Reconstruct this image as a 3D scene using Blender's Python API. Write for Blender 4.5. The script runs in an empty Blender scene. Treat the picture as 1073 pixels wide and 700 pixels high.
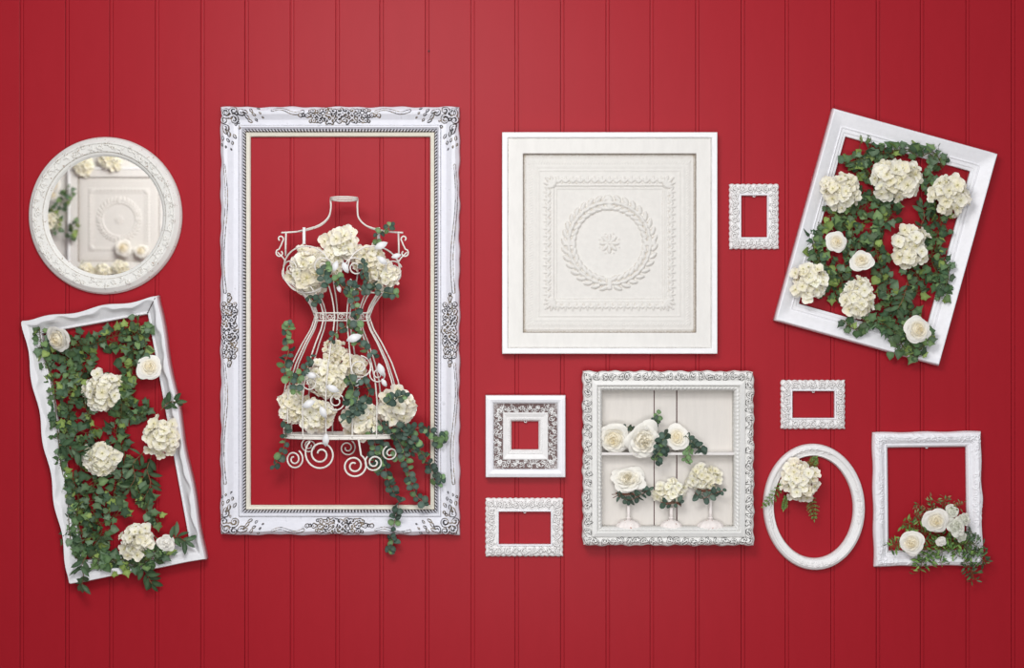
import bpy, math, random
import numpy as np
from mathutils import Vector, Matrix

# ------------------------------------------------------------------ camera, world, lights
sc = bpy.context.scene
COL = sc.collection
S = 0.003            # metres per picture unit on the wall
D = 4.5              # camera distance from the wall (m)
DPX = D / S
ZC = 1.5             # camera height
W0, H0 = 1073, 700

cam_d = bpy.data.cameras.new('camera')
cam = bpy.data.objects.new('camera', cam_d); COL.objects.link(cam)
cam.location = (0, -D, ZC); cam.rotation_euler = (math.pi / 2, 0, 0)
cam_d.sensor_width = 36; cam_d.sensor_fit = 'HORIZONTAL'
cam_d.lens = 36 * D / (W0 * S)
cam_d.dof.use_dof = True; cam_d.dof.focus_distance = D - 0.05; cam_d.dof.aperture_fstop = 3.6
sc.camera = cam

wd = bpy.data.worlds.new('room_light'); sc.world = wd; wd.use_nodes = True
nt = wd.node_tree; bg = nt.nodes['Background']
tc = nt.nodes.new('ShaderNodeTexCoord'); sx = nt.nodes.new('ShaderNodeSeparateXYZ')
rp = nt.nodes.new('ShaderNodeValToRGB')
nt.links.new(tc.outputs['Generated'], sx.inputs[0])
mr = nt.nodes.new('ShaderNodeMapRange'); mr.inputs[1].default_value = -1; mr.inputs[2].default_value = 1
nt.links.new(sx.outputs['Z'], mr.inputs[0]); nt.links.new(mr.outputs[0], rp.inputs[0])
rp.color_ramp.elements[0].position = 0.25; rp.color_ramp.elements[0].color = (0.20, 0.19, 0.19, 1)
rp.color_ramp.elements[1].position = 0.80; rp.color_ramp.elements[1].color = (0.82, 0.84, 0.88, 1)
nt.links.new(rp.outputs[0], bg.inputs[0]); bg.inputs[1].default_value = 0.72

def area(name, loc, target, sx_, sy_, power, col=(1, 1, 1)):
    l = bpy.data.lights.new(name, 'AREA'); l.shape = 'RECTANGLE'; l.size = sx_; l.size_y = sy_
    l.energy = power; l.color = col
    o = bpy.data.objects.new(name, l); COL.objects.link(o); o.location = loc
    o.rotation_euler = (Vector(target) - Vector(loc)).to_track_quat('-Z', 'Y').to_euler()
    return o
area('key_softbox', (-0.55, -2.8, 2.95), (-0.12, 0, 1.15), 1.2, 0.8, 53, (1, 0.985, 0.98))
area('front_fill', (0.65, -3.9, 2.35), (0.35, 0, 1.3), 1.2, 0.6, 31, (1, 0.985, 0.99))  # added fill light, lifts the middle and right of the wall
area('low_fill', (0.1, -3.0, 0.72), (0.05, 0, 1.0), 1.4, 0.5, 26, (1, 0.985, 0.99))  # added fill from below the view, brightens the lower wall
area('rear_fill', (-1.5, -3.3, 3.0), (-2.6, -5.1, 1.9), 1.0, 1.0, 62)  # added unseen lamp, brightens the tile panel that the mirror reflects
sc.view_settings.view_transform = 'Standard'; sc.view_settings.look = 'None'
sc.view_settings.gamma = 1; sc.view_settings.use_curve_mapping = False
sc.view_settings.exposure = -0.07

R = random.Random(7)
RN = np.random.RandomState(11)

# ------------------------------------------------------------------ materials
def new_mat(name):
    m = bpy.data.materials.new(name); m.use_nodes = True
    return m, m.node_tree, m.node_tree.nodes['Principled BSDF']

def N(nt, typ, **kw):
    n = nt.nodes.new(typ)
    for k, v in kw.items(): setattr(n, k, v)
    return n

def ramp(nt, fac, p0, p1, c0, c1):
    r = N(nt, 'ShaderNodeValToRGB'); e = r.color_ramp.elements
    e[0].position = p0; e[1].position = p1; e[0].color = (*c0, 1); e[1].color = (*c1, 1)
    nt.links.new(fac, r.inputs[0]); return r.outputs[0]

def mix(nt, fac, a, b, mode='MIX'):
    m = N(nt, 'ShaderNodeMixRGB', blend_type=mode)
    for i, v in ((0, fac), (1, a), (2, b)):
        if hasattr(v, 'links') or isinstance(v, bpy.types.NodeSocket): nt.links.new(v, m.inputs[i])
        else: m.inputs[i].default_value = v if i == 0 else (*v, 1)
    return m.outputs[0]

def noise(nt, vec, scale, detail=4, rough=0.6):
    n = N(nt, 'ShaderNodeTexNoise'); n.inputs['Scale'].default_value = scale
    n.inputs['Detail'].default_value = detail; n.inputs['Roughness'].default_value = rough
    nt.links.new(vec, n.inputs['Vector']); return n.outputs['Fac']

def paint(name, col, dark=(0.03, 0.028, 0.03), streak=0.0, speck=0.0, rough=0.5, bump=0.15, stretch=(1, 1, 1), speckcol=(0.2, 0.13, 0.09), grain=60, wearcol2=None):
    """hand-painted wood or plaster; attribute 'wear' = patina left in the carving"""
    m, nt, b = new_mat(name)
    tc = N(nt, 'ShaderNodeTexCoord'); mp = N(nt, 'ShaderNodeMapping')
    nt.links.new(tc.outputs['Object'], mp.inputs[0]); mp.inputs['Scale'].default_value = stretch
    at = N(nt, 'ShaderNodeAttribute', attribute_name='wear')
    n1 = noise(nt, mp.outputs[0], grain, 5, 0.65)
    n2 = noise(nt, tc.outputs['Object'], 260, 3, 0.6)
    base = mix(nt, ramp(nt, n1, 0.35, 0.7, (0, 0, 0), (1, 1, 1)), tuple(c * 0.93 for c in col), col)
    if streak:
        st = ramp(nt, n1, 0.60, 0.74, (0, 0, 0), (streak,) * 3)
        base = mix(nt, st, base, tuple(c * 0.45 for c in col))
    if speck:
        n3 = noise(nt, tc.outputs['Object'], 120, 2, 0.5)
        sp = ramp(nt, n3, 0.66, 0.70, (0, 0, 0), (speck,) * 3)
        base = mix(nt, sp, base, speckcol)
    # wear attribute modulated by fine noise
    ml = N(nt, 'ShaderNodeMath', operation='MULTIPLY_ADD')
    nt.links.new(n2, ml.inputs[0]); ml.inputs[1].default_value = 0.9; ml.inputs[2].default_value = -0.45
    ad = N(nt, 'ShaderNodeMath', operation='ADD'); nt.links.new(at.outputs['Fac'], ad.inputs[0]); nt.links.new(ml.outputs[0], ad.inputs[1])
    w = ramp(nt, ad.outputs[0], 0.26, 0.62, (0, 0, 0), (1, 1, 1))
    dc = dark
    if wearcol2:
        dc = mix(nt, ramp(nt, noise(nt, tc.outputs['Object'], 45, 2, 0.5), 0.45, 0.6, (0, 0, 0), (1, 1, 1)), dark, wearcol2)
    base = mix(nt, w, base, dc)
    nt.links.new(base, b.inputs['Base Color']); b.inputs['Roughness'].default_value = rough
    b.inputs['Specular IOR Level'].default_value = 0.35
    if bump:
        bp = N(nt, 'ShaderNodeBump'); bp.inputs['Strength'].default_value = bump; bp.inputs['Distance'].default_value = 0.002
        nt.links.new(n1, bp.inputs['Height']); nt.links.new(bp.outputs[0], b.inputs['Normal'])
    return m

def tinted(name, rough=0.6, spec=0.3, transl=0.0, vmin=0.86):
    m, nt, b = new_mat(name)
    at = N(nt, 'ShaderNodeAttribute', attribute_name='tint')
    tc = N(nt, 'ShaderNodeTexCoord'); n1 = noise(nt, tc.outputs['Object'], 150, 3, 0.6)
    v = ramp(nt, n1, 0.3, 0.75, (vmin,) * 3, (1, 1, 1))
    c = mix(nt, 1.0, at.outputs['Color'], v, 'MULTIPLY')
    nt.links.new(c, b.inputs['Base Color']); b.inputs['Roughness'].default_value = rough
    b.inputs['Specular IOR Level'].default_value = spec
    if transl:
        tr = N(nt, 'ShaderNodeBsdfTranslucent'); nt.links.new(c, tr.inputs[0])
        ms = N(nt, 'ShaderNodeMixShader'); ms.inputs[0].default_value = transl
        nt.links.new(b.outputs[0], ms.inputs[1]); nt.links.new(tr.outputs[0], ms.inputs[2])
        nt.links.new(ms.outputs[0], nt.nodes['Material Output'].inputs[0])
    return m

WHITE = (0.80, 0.80, 0.80)
M = {}
M['shabby'] = paint('shabby_paint', (0.74, 0.745, 0.80), (0.035, 0.032, 0.035), streak=0.55, rough=0.4, bump=0.3, stretch=(1, 1, 1), grain=38, wearcol2=(0.20, 0.15, 0.09))
M['bead'] = paint('bead_paint', (0.70, 0.70, 0.74), (0.06, 0.055, 0.06), streak=0.3, rough=0.45, grain=70)
M['liner'] = paint('liner_paint', (0.72, 0.69, 0.59), (0.30, 0.25, 0.17), streak=0.05, rough=0.5, bump=0.05)
M['mirror_frame'] = paint('mirror_frame_paint', (0.78, 0.77, 0.73), (0.32, 0.27, 0.20), speck=0.75, speckcol=(0.33, 0.24, 0.17), rough=0.5)
M['drift'] = paint('whitewashed_wood', (0.80, 0.80, 0.82), (0.35, 0.33, 0.33), streak=0.10, rough=0.55, stretch=(1, 1, 0.4), bump=0.3)
M['satin'] = paint('satin_white_paint', (0.86, 0.86, 0.89), (0.30, 0.30, 0.31), streak=0.05, rough=0.4, bump=0.1)
M['chalk'] = paint('chalk_white_paint', (0.82, 0.81, 0.80), (0.24, 0.21, 0.20), streak=0.05, rough=0.5)
M['antique'] = paint('antiqued_paint', (0.80, 0.80, 0.79), (0.13, 0.08, 0.075), rough=0.5)
M['plaster'] = paint('plaster_paint', (0.72, 0.70, 0.66), (0.42, 0.36, 0.28), rough=0.55, bump=0.06, speck=0.0)
M['tile_frame'] = paint('tile_frame_paint', (0.76, 0.745, 0.71), (0.25, 0.20, 0.16), streak=0.06, rough=0.5, bump=0.08, stretch=(1, 1, 0.3))
M['tile_edge'] = paint('tile_edge_paint', (0.86, 0.86, 0.86), (0.2, 0.17, 0.15), rough=0.5, bump=0.08)
M['box'] = paint('shadow_box_paint', (0.78, 0.775, 0.75), (0.09, 0.085, 0.08), streak=0.1, rough=0.55, bump=0.25, grain=90)
M['board'] = paint('back_board_paint', (0.71, 0.675, 0.63), (0.3, 0.27, 0.22), streak=0.08, rough=0.6, stretch=(1.0, 1, 0.15))
M['shelf'] = paint('shelf_paint', (0.76, 0.73, 0.71), (0.35, 0.3, 0.25), rough=0.6)
M['wire'] = paint('wire_paint', (0.74, 0.71, 0.66), (0.2, 0.12, 0.08), speck=0.6, speckcol=(0.30, 0.20, 0.14), rough=0.45, bump=0.0)
M['mleaf'] = paint('metal_leaf_paint', (0.76, 0.76, 0.76), (0.3, 0.2, 0.15), rough=0.4, bump=0.0)
M['stand'] = paint('chipped_stand_paint', (0.82, 0.76, 0.73), (0.40, 0.20, 0.14), speck=0.95, speckcol=(0.42, 0.20, 0.14), rough=0.6)
M['petal'] = tinted('petal', 0.65, 0.2, 0.20, vmin=0.93)
M['leaf'] = tinted('leaf', 0.5, 0.3, 0.12)
M['stem'] = tinted('stem', 0.7, 0.2)
m, nt, b = new_mat('mirror_glass'); b.inputs['Metallic'].default_value = 1; b.inputs['Roughness'].default_value = 0.015
b.inputs['Base Color'].default_value = (0.93, 0.92, 0.90, 1); M['mirror'] = m
m, nt, b = new_mat('dark_nail'); b.inputs['Metallic'].default_value = 0.6; b.inputs['Roughness'].default_value = 0.5
b.inputs['Base Color'].default_value = (0.10, 0.05, 0.05, 1); M['nail'] = m
m, nt, b = new_mat('red_wall_paint')
tc = N(nt, 'ShaderNodeTexCoord'); mp = N(nt, 'ShaderNodeMapping'); mp.inputs['Scale'].default_value = (1, 1, 0.25)
nt.links.new(tc.outputs['Object'], mp.inputs[0])
nn = noise(nt, mp.outputs[0], 25, 6, 0.7); n2 = noise(nt, tc.outputs['Object'], 1.7, 2, 0.5)
c = mix(nt, nn, (0.322, 0.0062, 0.0140), (0.364, 0.0082, 0.0180))
nt.links.new(c, b.inputs['Base Color'])
b.inputs['Roughness'].default_value = 0.46; b.inputs['Specular IOR Level'].default_value = 0.19
bp = N(nt, 'ShaderNodeBump'); bp.inputs['Strength'].default_value = 0.10; bp.inputs['Distance'].default_value = 0.002
nt.links.new(nn, bp.inputs['Height']); nt.links.new(bp.outputs[0], b.inputs['Normal']); M['wall'] = m

# ------------------------------------------------------------------ mesh collector, in picture units (x right, y up, d towards the viewer)
class MB:
    def __init__(s): s.v = []; s.f = []; s.c = []; s.n = 0
    def add(s, verts, faces, col=None):
        verts = np.asarray(verts, float).reshape(-1, 3); k = len(verts); col = (0, 0, 0) if col is None else col
        c = np.asarray(col, float)
        if c.ndim == 1 and c.size == 1: c = np.repeat(c, 3)
        if c.ndim == 1: c = np.tile(c, (k, 1))
        s.v.append(verts); s.c.append(c.reshape(k, 3)); off = s.n
        for f in faces: s.f.append(tuple(int(i) + off for i in f))
        s.n += k
    def grid(s, P, col=None, close_u=False, close_v=False):
        P = np.asarray(P, float); nu, nv = P.shape[:2]; f = []
        for i in range(nu if close_u else nu - 1):
            i2 = (i + 1) % nu
            for j in range(nv if close_v else nv - 1):
                j2 = (j + 1) % nv
                f.append((i * nv + j, i2 * nv + j, i2 * nv + j2, i * nv + j2))
        c = np.asarray((0, 0, 0) if col is None else col, float)
        if c.ndim == 3: c = c.reshape(-1, 3)
        s.add(P.reshape(-1, 3), f, c)
    def tube(s, pts, r, n=6, col=None, cap=True):
        pts = np.asarray(pts, float); k = len(pts)
        rr = np.full(k, r) if np.isscalar(r) else np.asarray(r, float)
        T = np.gradient(pts, axis=0); T /= np.linalg.norm(T, axis=1)[:, None] + 1e-9
        up = np.array([0.13, 0.21, 0.97]); P = np.zeros((k, n, 3)); prev = None
        for i in range(k):
            a = np.cross(T[i], up if prev is None else prev)
            if np.linalg.norm(a) < 1e-3: a = np.cross(T[i], [1, 0, 0])
            a /= np.linalg.norm(a); bb = np.cross(a, T[i]); prev = bb
            for j in range(n):
                th = 2 * math.pi * j / n
                P[i, j] = pts[i] + rr[i] * (math.cos(th) * a + math.sin(th) * bb)
        off = s.n; s.grid(P, col, close_v=True)
        if cap: s.f.append(tuple(off + j for j in range(n))); s.f.append(tuple(off + (k - 1) * n + j for j in reversed(range(n))))
    def box(s, x0, x1, y0, y1, d0, d1, col=None, bev=0.0):
        e = bev
        P = []
        for (dd, ins) in ((d0, 0), (d1 - e, 0), (d1, e)) if e else ((d0, 0), (d1, 0)):
            P.append([(x0 + ins, y0 + ins, dd), (x1 - ins, y0 + ins, dd), (x1 - ins, y1 - ins, dd), (x0 + ins, y1 - ins, dd)])
        off = s.n; k = len(P); s.grid(np.array(P), col, close_v=True)
        s.f.append(tuple(off + i for i in (3, 2, 1, 0))); s.f.append(tuple(off + (k - 1) * 4 + i for i in (0, 1, 2, 3)))
    def ball(s, c, r, nu=8, nv=6, col=None, sc_=(1, 1, 1)):
        P = np.zeros((nv, nu, 3))
        for i in range(nv):
            a = math.pi * (i + 0.001) / (nv - 1 + 0.002)
            for j in range(nu):
                t = 2 * math.pi * j / nu
                P[i, j] = (c[0] + r * sc_[0] * math.sin(a) * math.cos(t), c[1] + r * sc_[1] * math.sin(a) * math.sin(t), c[2] + r * sc_[2] * math.cos(a))
        s.grid(P, col, close_v=True)
    def build(s, name, mat, parent=None, k=1.0, attr='tint', smooth=True, label=None):
        V = np.concatenate(s.v); C = np.concatenate(s.c)
        W = np.stack([V[:, 0], -V[:, 2], V[:, 1]], 1) * S * k
        me = bpy.data.meshes.new(name); me.from_pydata(W.tolist(), [], s.f)
        at = me.color_attributes.new(attr, 'FLOAT_COLOR', 'POINT')
        at.data.foreach_set('color', np.concatenate([C, np.ones((len(C), 1))], 1).astype(np.float32).ravel())
        if smooth: me.polygons.foreach_set('use_smooth', [True] * len(me.polygons))
        me.materials.append(M[mat]); me.update()
        o = bpy.data.objects.new(name, me); COL.objects.link(o)
        if parent is not None: o.parent = parent
        if label: o['label'] = label
        return o

KK = {}
def thing(name, label, cat, px, py, d=10, rot=0.0, group=None, base=0.0):
    """Empty on the wall where the photo shows the thing; d = depth its measured outline lies at"""
    k = 1 - d / DPX  # scale about the camera for depth d, baked into location and mesh vertices
    o = bpy.data.objects.new(name, None); COL.objects.link(o); o.empty_display_size = 0.03
    o.location = ((px - W0 / 2) * S * k, -base * S, ZC + (H0 / 2 - py) * S * k)
    o.rotation_euler = (0, math.radians(rot), 0)
    o['label'] = label; o['category'] = cat
    if group: o['group'] = group
    KK[o.name] = k
    return o
def part(root, name, mb, mat, attr='tint', label=None, parent=None, smooth=True):
    return mb.build(name, mat, parent or root, KK[root.name], attr, smooth, label)

# ------------------------------------------------------------------ the wall
def build_wall():
    mb = MB(); prof = []
    pitch = 47.2; x0 = 22.8 - W0 / 2
    for k in range(-22, 45):
        c = x0 + k * pitch + 0.6 * math.sin(k * 2.1)
        dp = 1.2 + 0.6 * (math.sin(k * 1.7) * 0.5 + 0.5)
        prof += [(c - 2.5, 0), (c - 2.2, -0.12), (c - 2.05, -dp), (c - 1.75, -dp), (c - 1.5, -0.12), (c, 0.0), (c + 1.5, -0.1), (c + 1.7, -dp * .55), (c + 1.95, -dp * .55), (c + 2.15, -0.06), (c + 2.5, 0)]
    prof = np.array(prof); P = np.zeros((len(prof), 2, 3))
    P[:, 0, 0] = P[:, 1, 0] = prof[:, 0]; P[:, 0, 2] = P[:, 1, 2] = prof[:, 1]
    P[:, 0, 1] = -500; P[:, 1, 1] = 560
    mb.grid(P)
    # give the wall its thickness
    xa, xb = prof[0, 0], prof[-1, 0]
    mb.add([(xa, -500, 0), (xb, -500, 0), (xb, 560, 0), (xa, 560, 0), (xa, -500, -12), (xb, -500, -12), (xb, 560, -12), (xa, 560, -12)],
           [(0, 1, 5, 4), (1, 2, 6, 5), (2, 3, 7, 6), (3, 0, 4, 7), (4, 5, 6, 7)])
    o = mb.build('wall_back', 'wall', None, 1.0, smooth=False); o.location = (0, 0, ZC)
    o['kind'] = 'structure'
build_wall()

# ------------------------------------------------------------------ carved relief maps
class Relief:
    def __init__(s, w, h, res=0.5):
        s.res = res; s.w = w; s.h = h; s.spread = 1.55
        s.nx = int(w / res) + 3; s.ny = int(h / res) + 3
        s.H = np.zeros((s.ny, s.nx)); s.Dm = np.zeros((s.ny, s.nx))
    def stamp(s, x, y, r, h, spread=1.55, dirt=1.0):
        cx = (x + s.w / 2) / s.res; cy = (y + s.h / 2) / s.res; rr = r / s.res; R2 = rr * spread + 1
        i0, i1 = max(0, int(cx - R2)), min(s.nx, int(cx + R2) + 2); j0, j1 = max(0, int(cy - R2)), min(s.ny, int(cy + R2) + 2)
        if i0 >= i1 or j0 >= j1: return
        X, Y = np.meshgrid(np.arange(i0, i1), np.arange(j0, j1))
        q = np.sqrt((X - cx) ** 2 + (Y - cy) ** 2) / max(rr, 1e-3)
        hh = h * np.sqrt(np.clip(1 - q * q, 0, 1))
        s.H[j0:j1, i0:i1] = np.maximum(s.H[j0:j1, i0:i1], hh)
        dd = dirt * np.clip((spread - q) / (spread - 1) * 1.5, 0, 1)
        s.Dm[j0:j1, i0:i1] = np.maximum(s.Dm[j0:j1, i0:i1], dd)
    def stroke(s, pts, r, h, dirt=1.0, spread=1.55):
        pts = np.asarray(pts, float); seg = np.linalg.norm(np.diff(pts, axis=0), axis=1); L = np.concatenate([[0], np.cumsum(seg)])
        rr = np.interp(L, [0, L[-1]], r) if not np.isscalar(r) else np.full(len(pts), r)
        n = max(2, int(L[-1] / (0.35 * max(0.5, rr.min()))) + 1); q = np.linspace(0, L[-1], n)
        for a in q:
            ra = np.interp(a, L, rr); s.stamp(np.interp(a, L, pts[:, 0]), np.interp(a, L, pts[:, 1]), ra, h * (0.5 + 0.5 * ra / rr.max()), spread, dirt)
    def spiral(s, x, y, r0, r1, a0, turns, wd, h, dirt=1.0):
        t = np.linspace(0, 1, 26); a = a0 + turns * 2 * math.pi * t; r = r0 + (r1 - r0) * t
        s.stroke(np.stack([x + r * np.cos(a), y + r * np.sin(a)], 1), wd, h, dirt, s.spread)
    def leaf(s, x, y, ang, L, wd, h, dirt=1.0):
        t = np.linspace(0, 1, 6); w = wd * (0.35 + 0.65 * np.sin(math.pi * np.clip(t * 0.8 + 0.12, 0, 1)))
        for i in range(6):
            s.stamp(x + L * t[i] * math.cos(ang), y + L * t[i] * math.sin(ang), w[i], h, s.spread, dirt)
    def at(s, x, y, A=None):
        A = s.H if A is None else A
        fx = np.clip((np.asarray(x) + s.w / 2) / s.res, 0, s.nx - 1.001); fy = np.clip((np.asarray(y) + s.h / 2) / s.res, 0, s.ny - 1.001)
        i = fx.astype(int); j = fy.astype(int); u = fx - i; v = fy - j
        return A[j, i] * (1 - u) * (1 - v) + A[j, i + 1] * u * (1 - v) + A[j + 1, i] * (1 - u) * v + A[j + 1, i + 1] * u * v
    def wear(s, x, y, hmax):
        return s.at(x, y, s.Dm) * np.clip(1.25 - s.at(x, y) / (0.55 * hmax), 0, 1)

def rect_ring(l, r, b, t, nx, ny):
    p = []
    for i in range(nx): p.append((l + (r - l) * i / nx, t))
    for i in range(ny): p.append((r, t + (b - t) * i / ny))
    for i in range(nx): p.append((r + (l - r) * i / nx, b))
    for i in range(ny): p.append((l, b + (t - b) * i / ny))
    return np.array(p)
def ell_ring(cx, cy, rx, ry, n):
    a = -2 * math.pi * np.arange(n) / n + math.pi / 2
    return np.stack([cx + rx * np.cos(a), cy + ry * np.sin(a)], 1)

def sweep(outer, inner, ts, ds, nt_=16, relief=None, rh=1.0, wave=None, wearf=None, dback=0.0, dispf=None, wscale=1.0):
    """moulding lofted from outer ring to inner ring with section ds(ts), carved by a relief map"""
    mb = MB(); t = np.unique(np.concatenate([np.linspace(0, 1, nt_), ts]))
    O, I = np.asarray(outer), np.asarray(inner); n = len(O); c = O.mean(0)
    P = np.zeros((len(t) + 2, n, 3)); Cc = np.zeros((len(t) + 2, n, 3))
    seg = np.linalg.norm(np.roll(O, -1, 0) - O, axis=1); L = np.concatenate([[0], np.cumsum(seg)[:-1]])
    nrm = np.roll(O, -1, 0) - np.roll(O, 1, 0); nrm = np.stack([-nrm[:, 1], nrm[:, 0]], 1); nrm /= np.linalg.norm(nrm, axis=1)[:, None] + 1e-9
    for i, a in enumerate(t):
        xy = O * (1 - a) + I * a
        if wave is not None: xy = xy + nrm * (wave(L, O) * (1 - a) ** 2.2)[:, None]
        base = np.interp(a, ts, ds); d = np.full(n, base)
        wv = np.zeros(n)
        if relief is not None:
            d = d + rh * relief.at(xy[:, 0], xy[:, 1]); wv = wscale * relief.wear(xy[:, 0], xy[:, 1], relief.H.max())
        if dispf is not None: d = d + dispf(L, a)
        if wearf is not None: wv = np.maximum(wv, wearf(L, a, xy))
        P[i + 1, :, :2] = xy; P[i + 1, :, 2] = d; Cc[i + 1] = wv[:, None]
    P[0] = P[1]; P[0, :, 2] = dback; P[-1] = P[-2]; P[-1, :, 2] = dback
    Cc[0] = Cc[1]; Cc[-1] = Cc[-2] * 0 
    mb.grid(P, Cc, close_u=True, close_v=True)
    return mb

def patch(relief, x0, x1, y0, y1, step, base, rh, thr=0.12, sink=0.6):
    """a carved appliqué: the raised part of the relief over a rectangle, as its own mesh"""
    xs = np.arange(x0, x1 + step / 2, step); ys = np.arange(y0, y1 + step / 2, step)
    X, Y = np.meshgrid(xs, ys, indexing='ij'); Hh = relief.at(X, Y); B = base(X, Y)
    keep = Hh > thr * relief.H.max(); Z = np.where(keep, B + 0.25 + rh * Hh, B - sink)
    Wr = relief.wear(X, Y, relief.H.max())
    idx = -np.ones(X.shape, int); v = []; c = []; f = []
    nx, ny = X.shape
    cell = keep[:-1, :-1] | keep[1:, :-1] | keep[:-1, 1:] | keep[1:, 1:]
    for i in range(nx - 1):
        for j in range(ny - 1):
            if cell[i, j]:
                q = []
                for (a, b_) in ((i, j), (i + 1, j), (i + 1, j + 1), (i, j + 1)):
                    if idx[a, b_] < 0: idx[a, b_] = len(v); v.append((X[a, b_], Y[a, b_], Z[a, b_])); c.append([Wr[a, b_]] * 3)
                    q.append(idx[a, b_])
                f.append(q)
    mb = MB()
    if v: mb.add(v, f, np.array(c))
    return mb

# ------------------------------------------------------------------ flowers and leaves
def basis(nrm, spin=0.0):
    n = np.asarray(nrm, float); n /= np.linalg.norm(n)
    a = np.cross([0, 1, 0] if abs(n[1]) < 0.9 else [1, 0, 0], n); a /= np.linalg.norm(a); b_ = np.cross(n, a)
    ca, sa = math.cos(spin), math.sin(spin)
    return np.stack([a * ca + b_ * sa, -a * sa + b_ * ca, n], 1)

CREAM = np.array([0.88, 0.84, 0.72]); IVORY = np.array([0.94, 0.92, 0.86]); WARM = np.array([0.97, 0.86, 0.58])

def rose_mb(r, tilt=(0, 0), seed=0, n=24, messy=0.05, warm=WARM, outer=IVORY, depth=0.75, open_=1.0):
    n = int(n * 1.35)
    rg = random.Random(seed); mbo, mbi = MB(), MB()
    B = basis((tilt[0], tilt[1], 1), rg.uniform(0, 6))
    nu, nv = 9, 8
    for i in range(n):
        a = (i + 0.5) / n; phi = i * 2.39996 + rg.uniform(-.15, .15)
        Rr = r * (0.05 + 0.90 * a ** 0.95 * open_) ; hh = r * depth * (1.08 - 0.68 * a ** 1.3)
        half = (1.45 - 0.45 * a); curl = r * (0.03 + 0.13 * a); inn = 0.42 * max(0, 1 - a / .75)
        P = np.zeros((nu, nv, 3)); C = np.zeros((nu, nv, 3))
        ph1, ph2 = rg.uniform(0, 6), rg.uniform(0, 6)
        for u_ in range(nu):
            u = -1 + 2 * u_ / (nu - 1)
            for v_ in range(nv):
                v = v_ / (nv - 1); vt = v * (1 - 0.16 * abs(u) ** 2.6)
                w = half * (0.55 + 0.45 * math.sin(math.pi * min(1, v * 0.75 + 0.1)))
                rad = Rr * (0.25 + 0.78 * vt ** 0.5) * (1 - inn * vt ** 3) + curl * max(0, vt - 0.7) / 0.3 * (1 + messy * 4 * math.sin(3 * u + ph1))
                rad += r * messy * vt * math.sin(2.3 * u + ph2)
                z = hh * (vt ** 0.9) - curl * 0.9 * max(0, vt - 0.78) / 0.22
                z += r * messy * 0.8 * vt * math.sin(4 * u + ph1)
                an = phi + u * w
                P[u_, v_] = (rad * math.cos(an), rad * math.sin(an), z)
                q = min(1, max(0, 1.15 * a + 0.25 * v - 0.1))
                C[u_, v_] = warm * (1 - q) + outer * q
        P = P @ B.T
        (mbi if a < 0.42 else mbo).grid(P, C)
    # closed bud base under the petals so that the head is solid
    c = MB(); c.ball((0, 0, 0), r * 0.66, 14, 10, tuple(outer * .5 + warm * .5), (1, 1, 0.92))
    for v_ in c.v: v_[:] = v_ @ B.T
    mbo.add(c.v[0], c.f, c.c[0])
    return mbo, mbi

def petal(L, wd, cup, curl, nu=5, nv=5):
    P = np.zeros((nu, nv, 3))
    for i in range(nu):
        u = -1 + 2 * i / (nu - 1)
        for j in range(nv):
            v = j / (nv - 1); w = wd * math.sin(math.pi * min(0.93, 0.10 + 0.80 * v) ** 1.25) ** 0.75
            vv = v * (1 - 0.12 * u * u)
            P[i, j] = (L * vv, w * u, cup * v * v + 0.22 * wd * u * u - curl * max(0, v - .7) * (1 - u * u) * L)
    return P

def hydrangea_mb(rx, ry, seed=0, n=30, pet=4, col=CREAM, depth=0.75, fl=0.34):
    rg = random.Random(seed); mp, mc, mg = MB(), MB(), MB(); r = (rx + ry) / 2
    mg.ball((0, 0, 0), 1, 14, 9, (0.62, 0.58, 0.38), (rx * 0.62, ry * 0.62, r * depth * 0.62))
    for i in range(n):
        t = (i + 0.5) / n; zc = 1 - 1.12 * t; rho = math.sqrt(max(0, 1 - zc * zc)); ph = i * 2.39996 + rg.uniform(-.25, .25)
        k = rg.uniform(0.66, 1.02) if rg.random() < .8 else rg.uniform(1.0, 1.14)
        nx, ny, nz = rho * math.cos(ph), rho * math.sin(ph), zc
        c = np.array([nx * rx * k * .86, ny * ry * k * .86, nz * r * depth * k])
        nr = np.array([nx * .8 + rg.uniform(-.55, .55), ny * .8 + rg.uniform(-.55, .55), nz * 0.8 + 0.45 + rg.uniform(0, .3)])
        B = basis(nr, rg.uniform(0, 6)); L = r * fl * rg.uniform(0.82, 1.2); shade = rg.uniform(0.0, 1)
        cc = col * (1 - shade) + IVORY * shade; cc = cc * rg.uniform(0.93, 1.03)
        for q in range(pet):
            P = petal(L, L * 0.56, L * rg.uniform(-0.05, 0.42), rg.uniform(0, .6)); a = 2 * math.pi * q / pet + rg.uniform(-.15, .15)
            ca, sa = math.cos(a), math.sin(a); Rz = np.array([[ca, -sa, 0], [sa, ca, 0], [0, 0, 1]])
            P = P @ Rz.T @ B.T + c
            C = np.zeros(P.shape); g = np.linspace(0, 1, P.shape[1])[None, :, None]
            C[:] = cc * 1.04 - np.array([0, 0.015, 0.16]) * (1 - g)
            mp.grid(P, np.clip(C, 0, .97))
        mc.ball(c + B[:, 2] * L * 0.14, max(0.35, L * 0.13), 6, 4, (0.62, 0.58, 0.30))
    return mp, mc, mg

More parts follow.
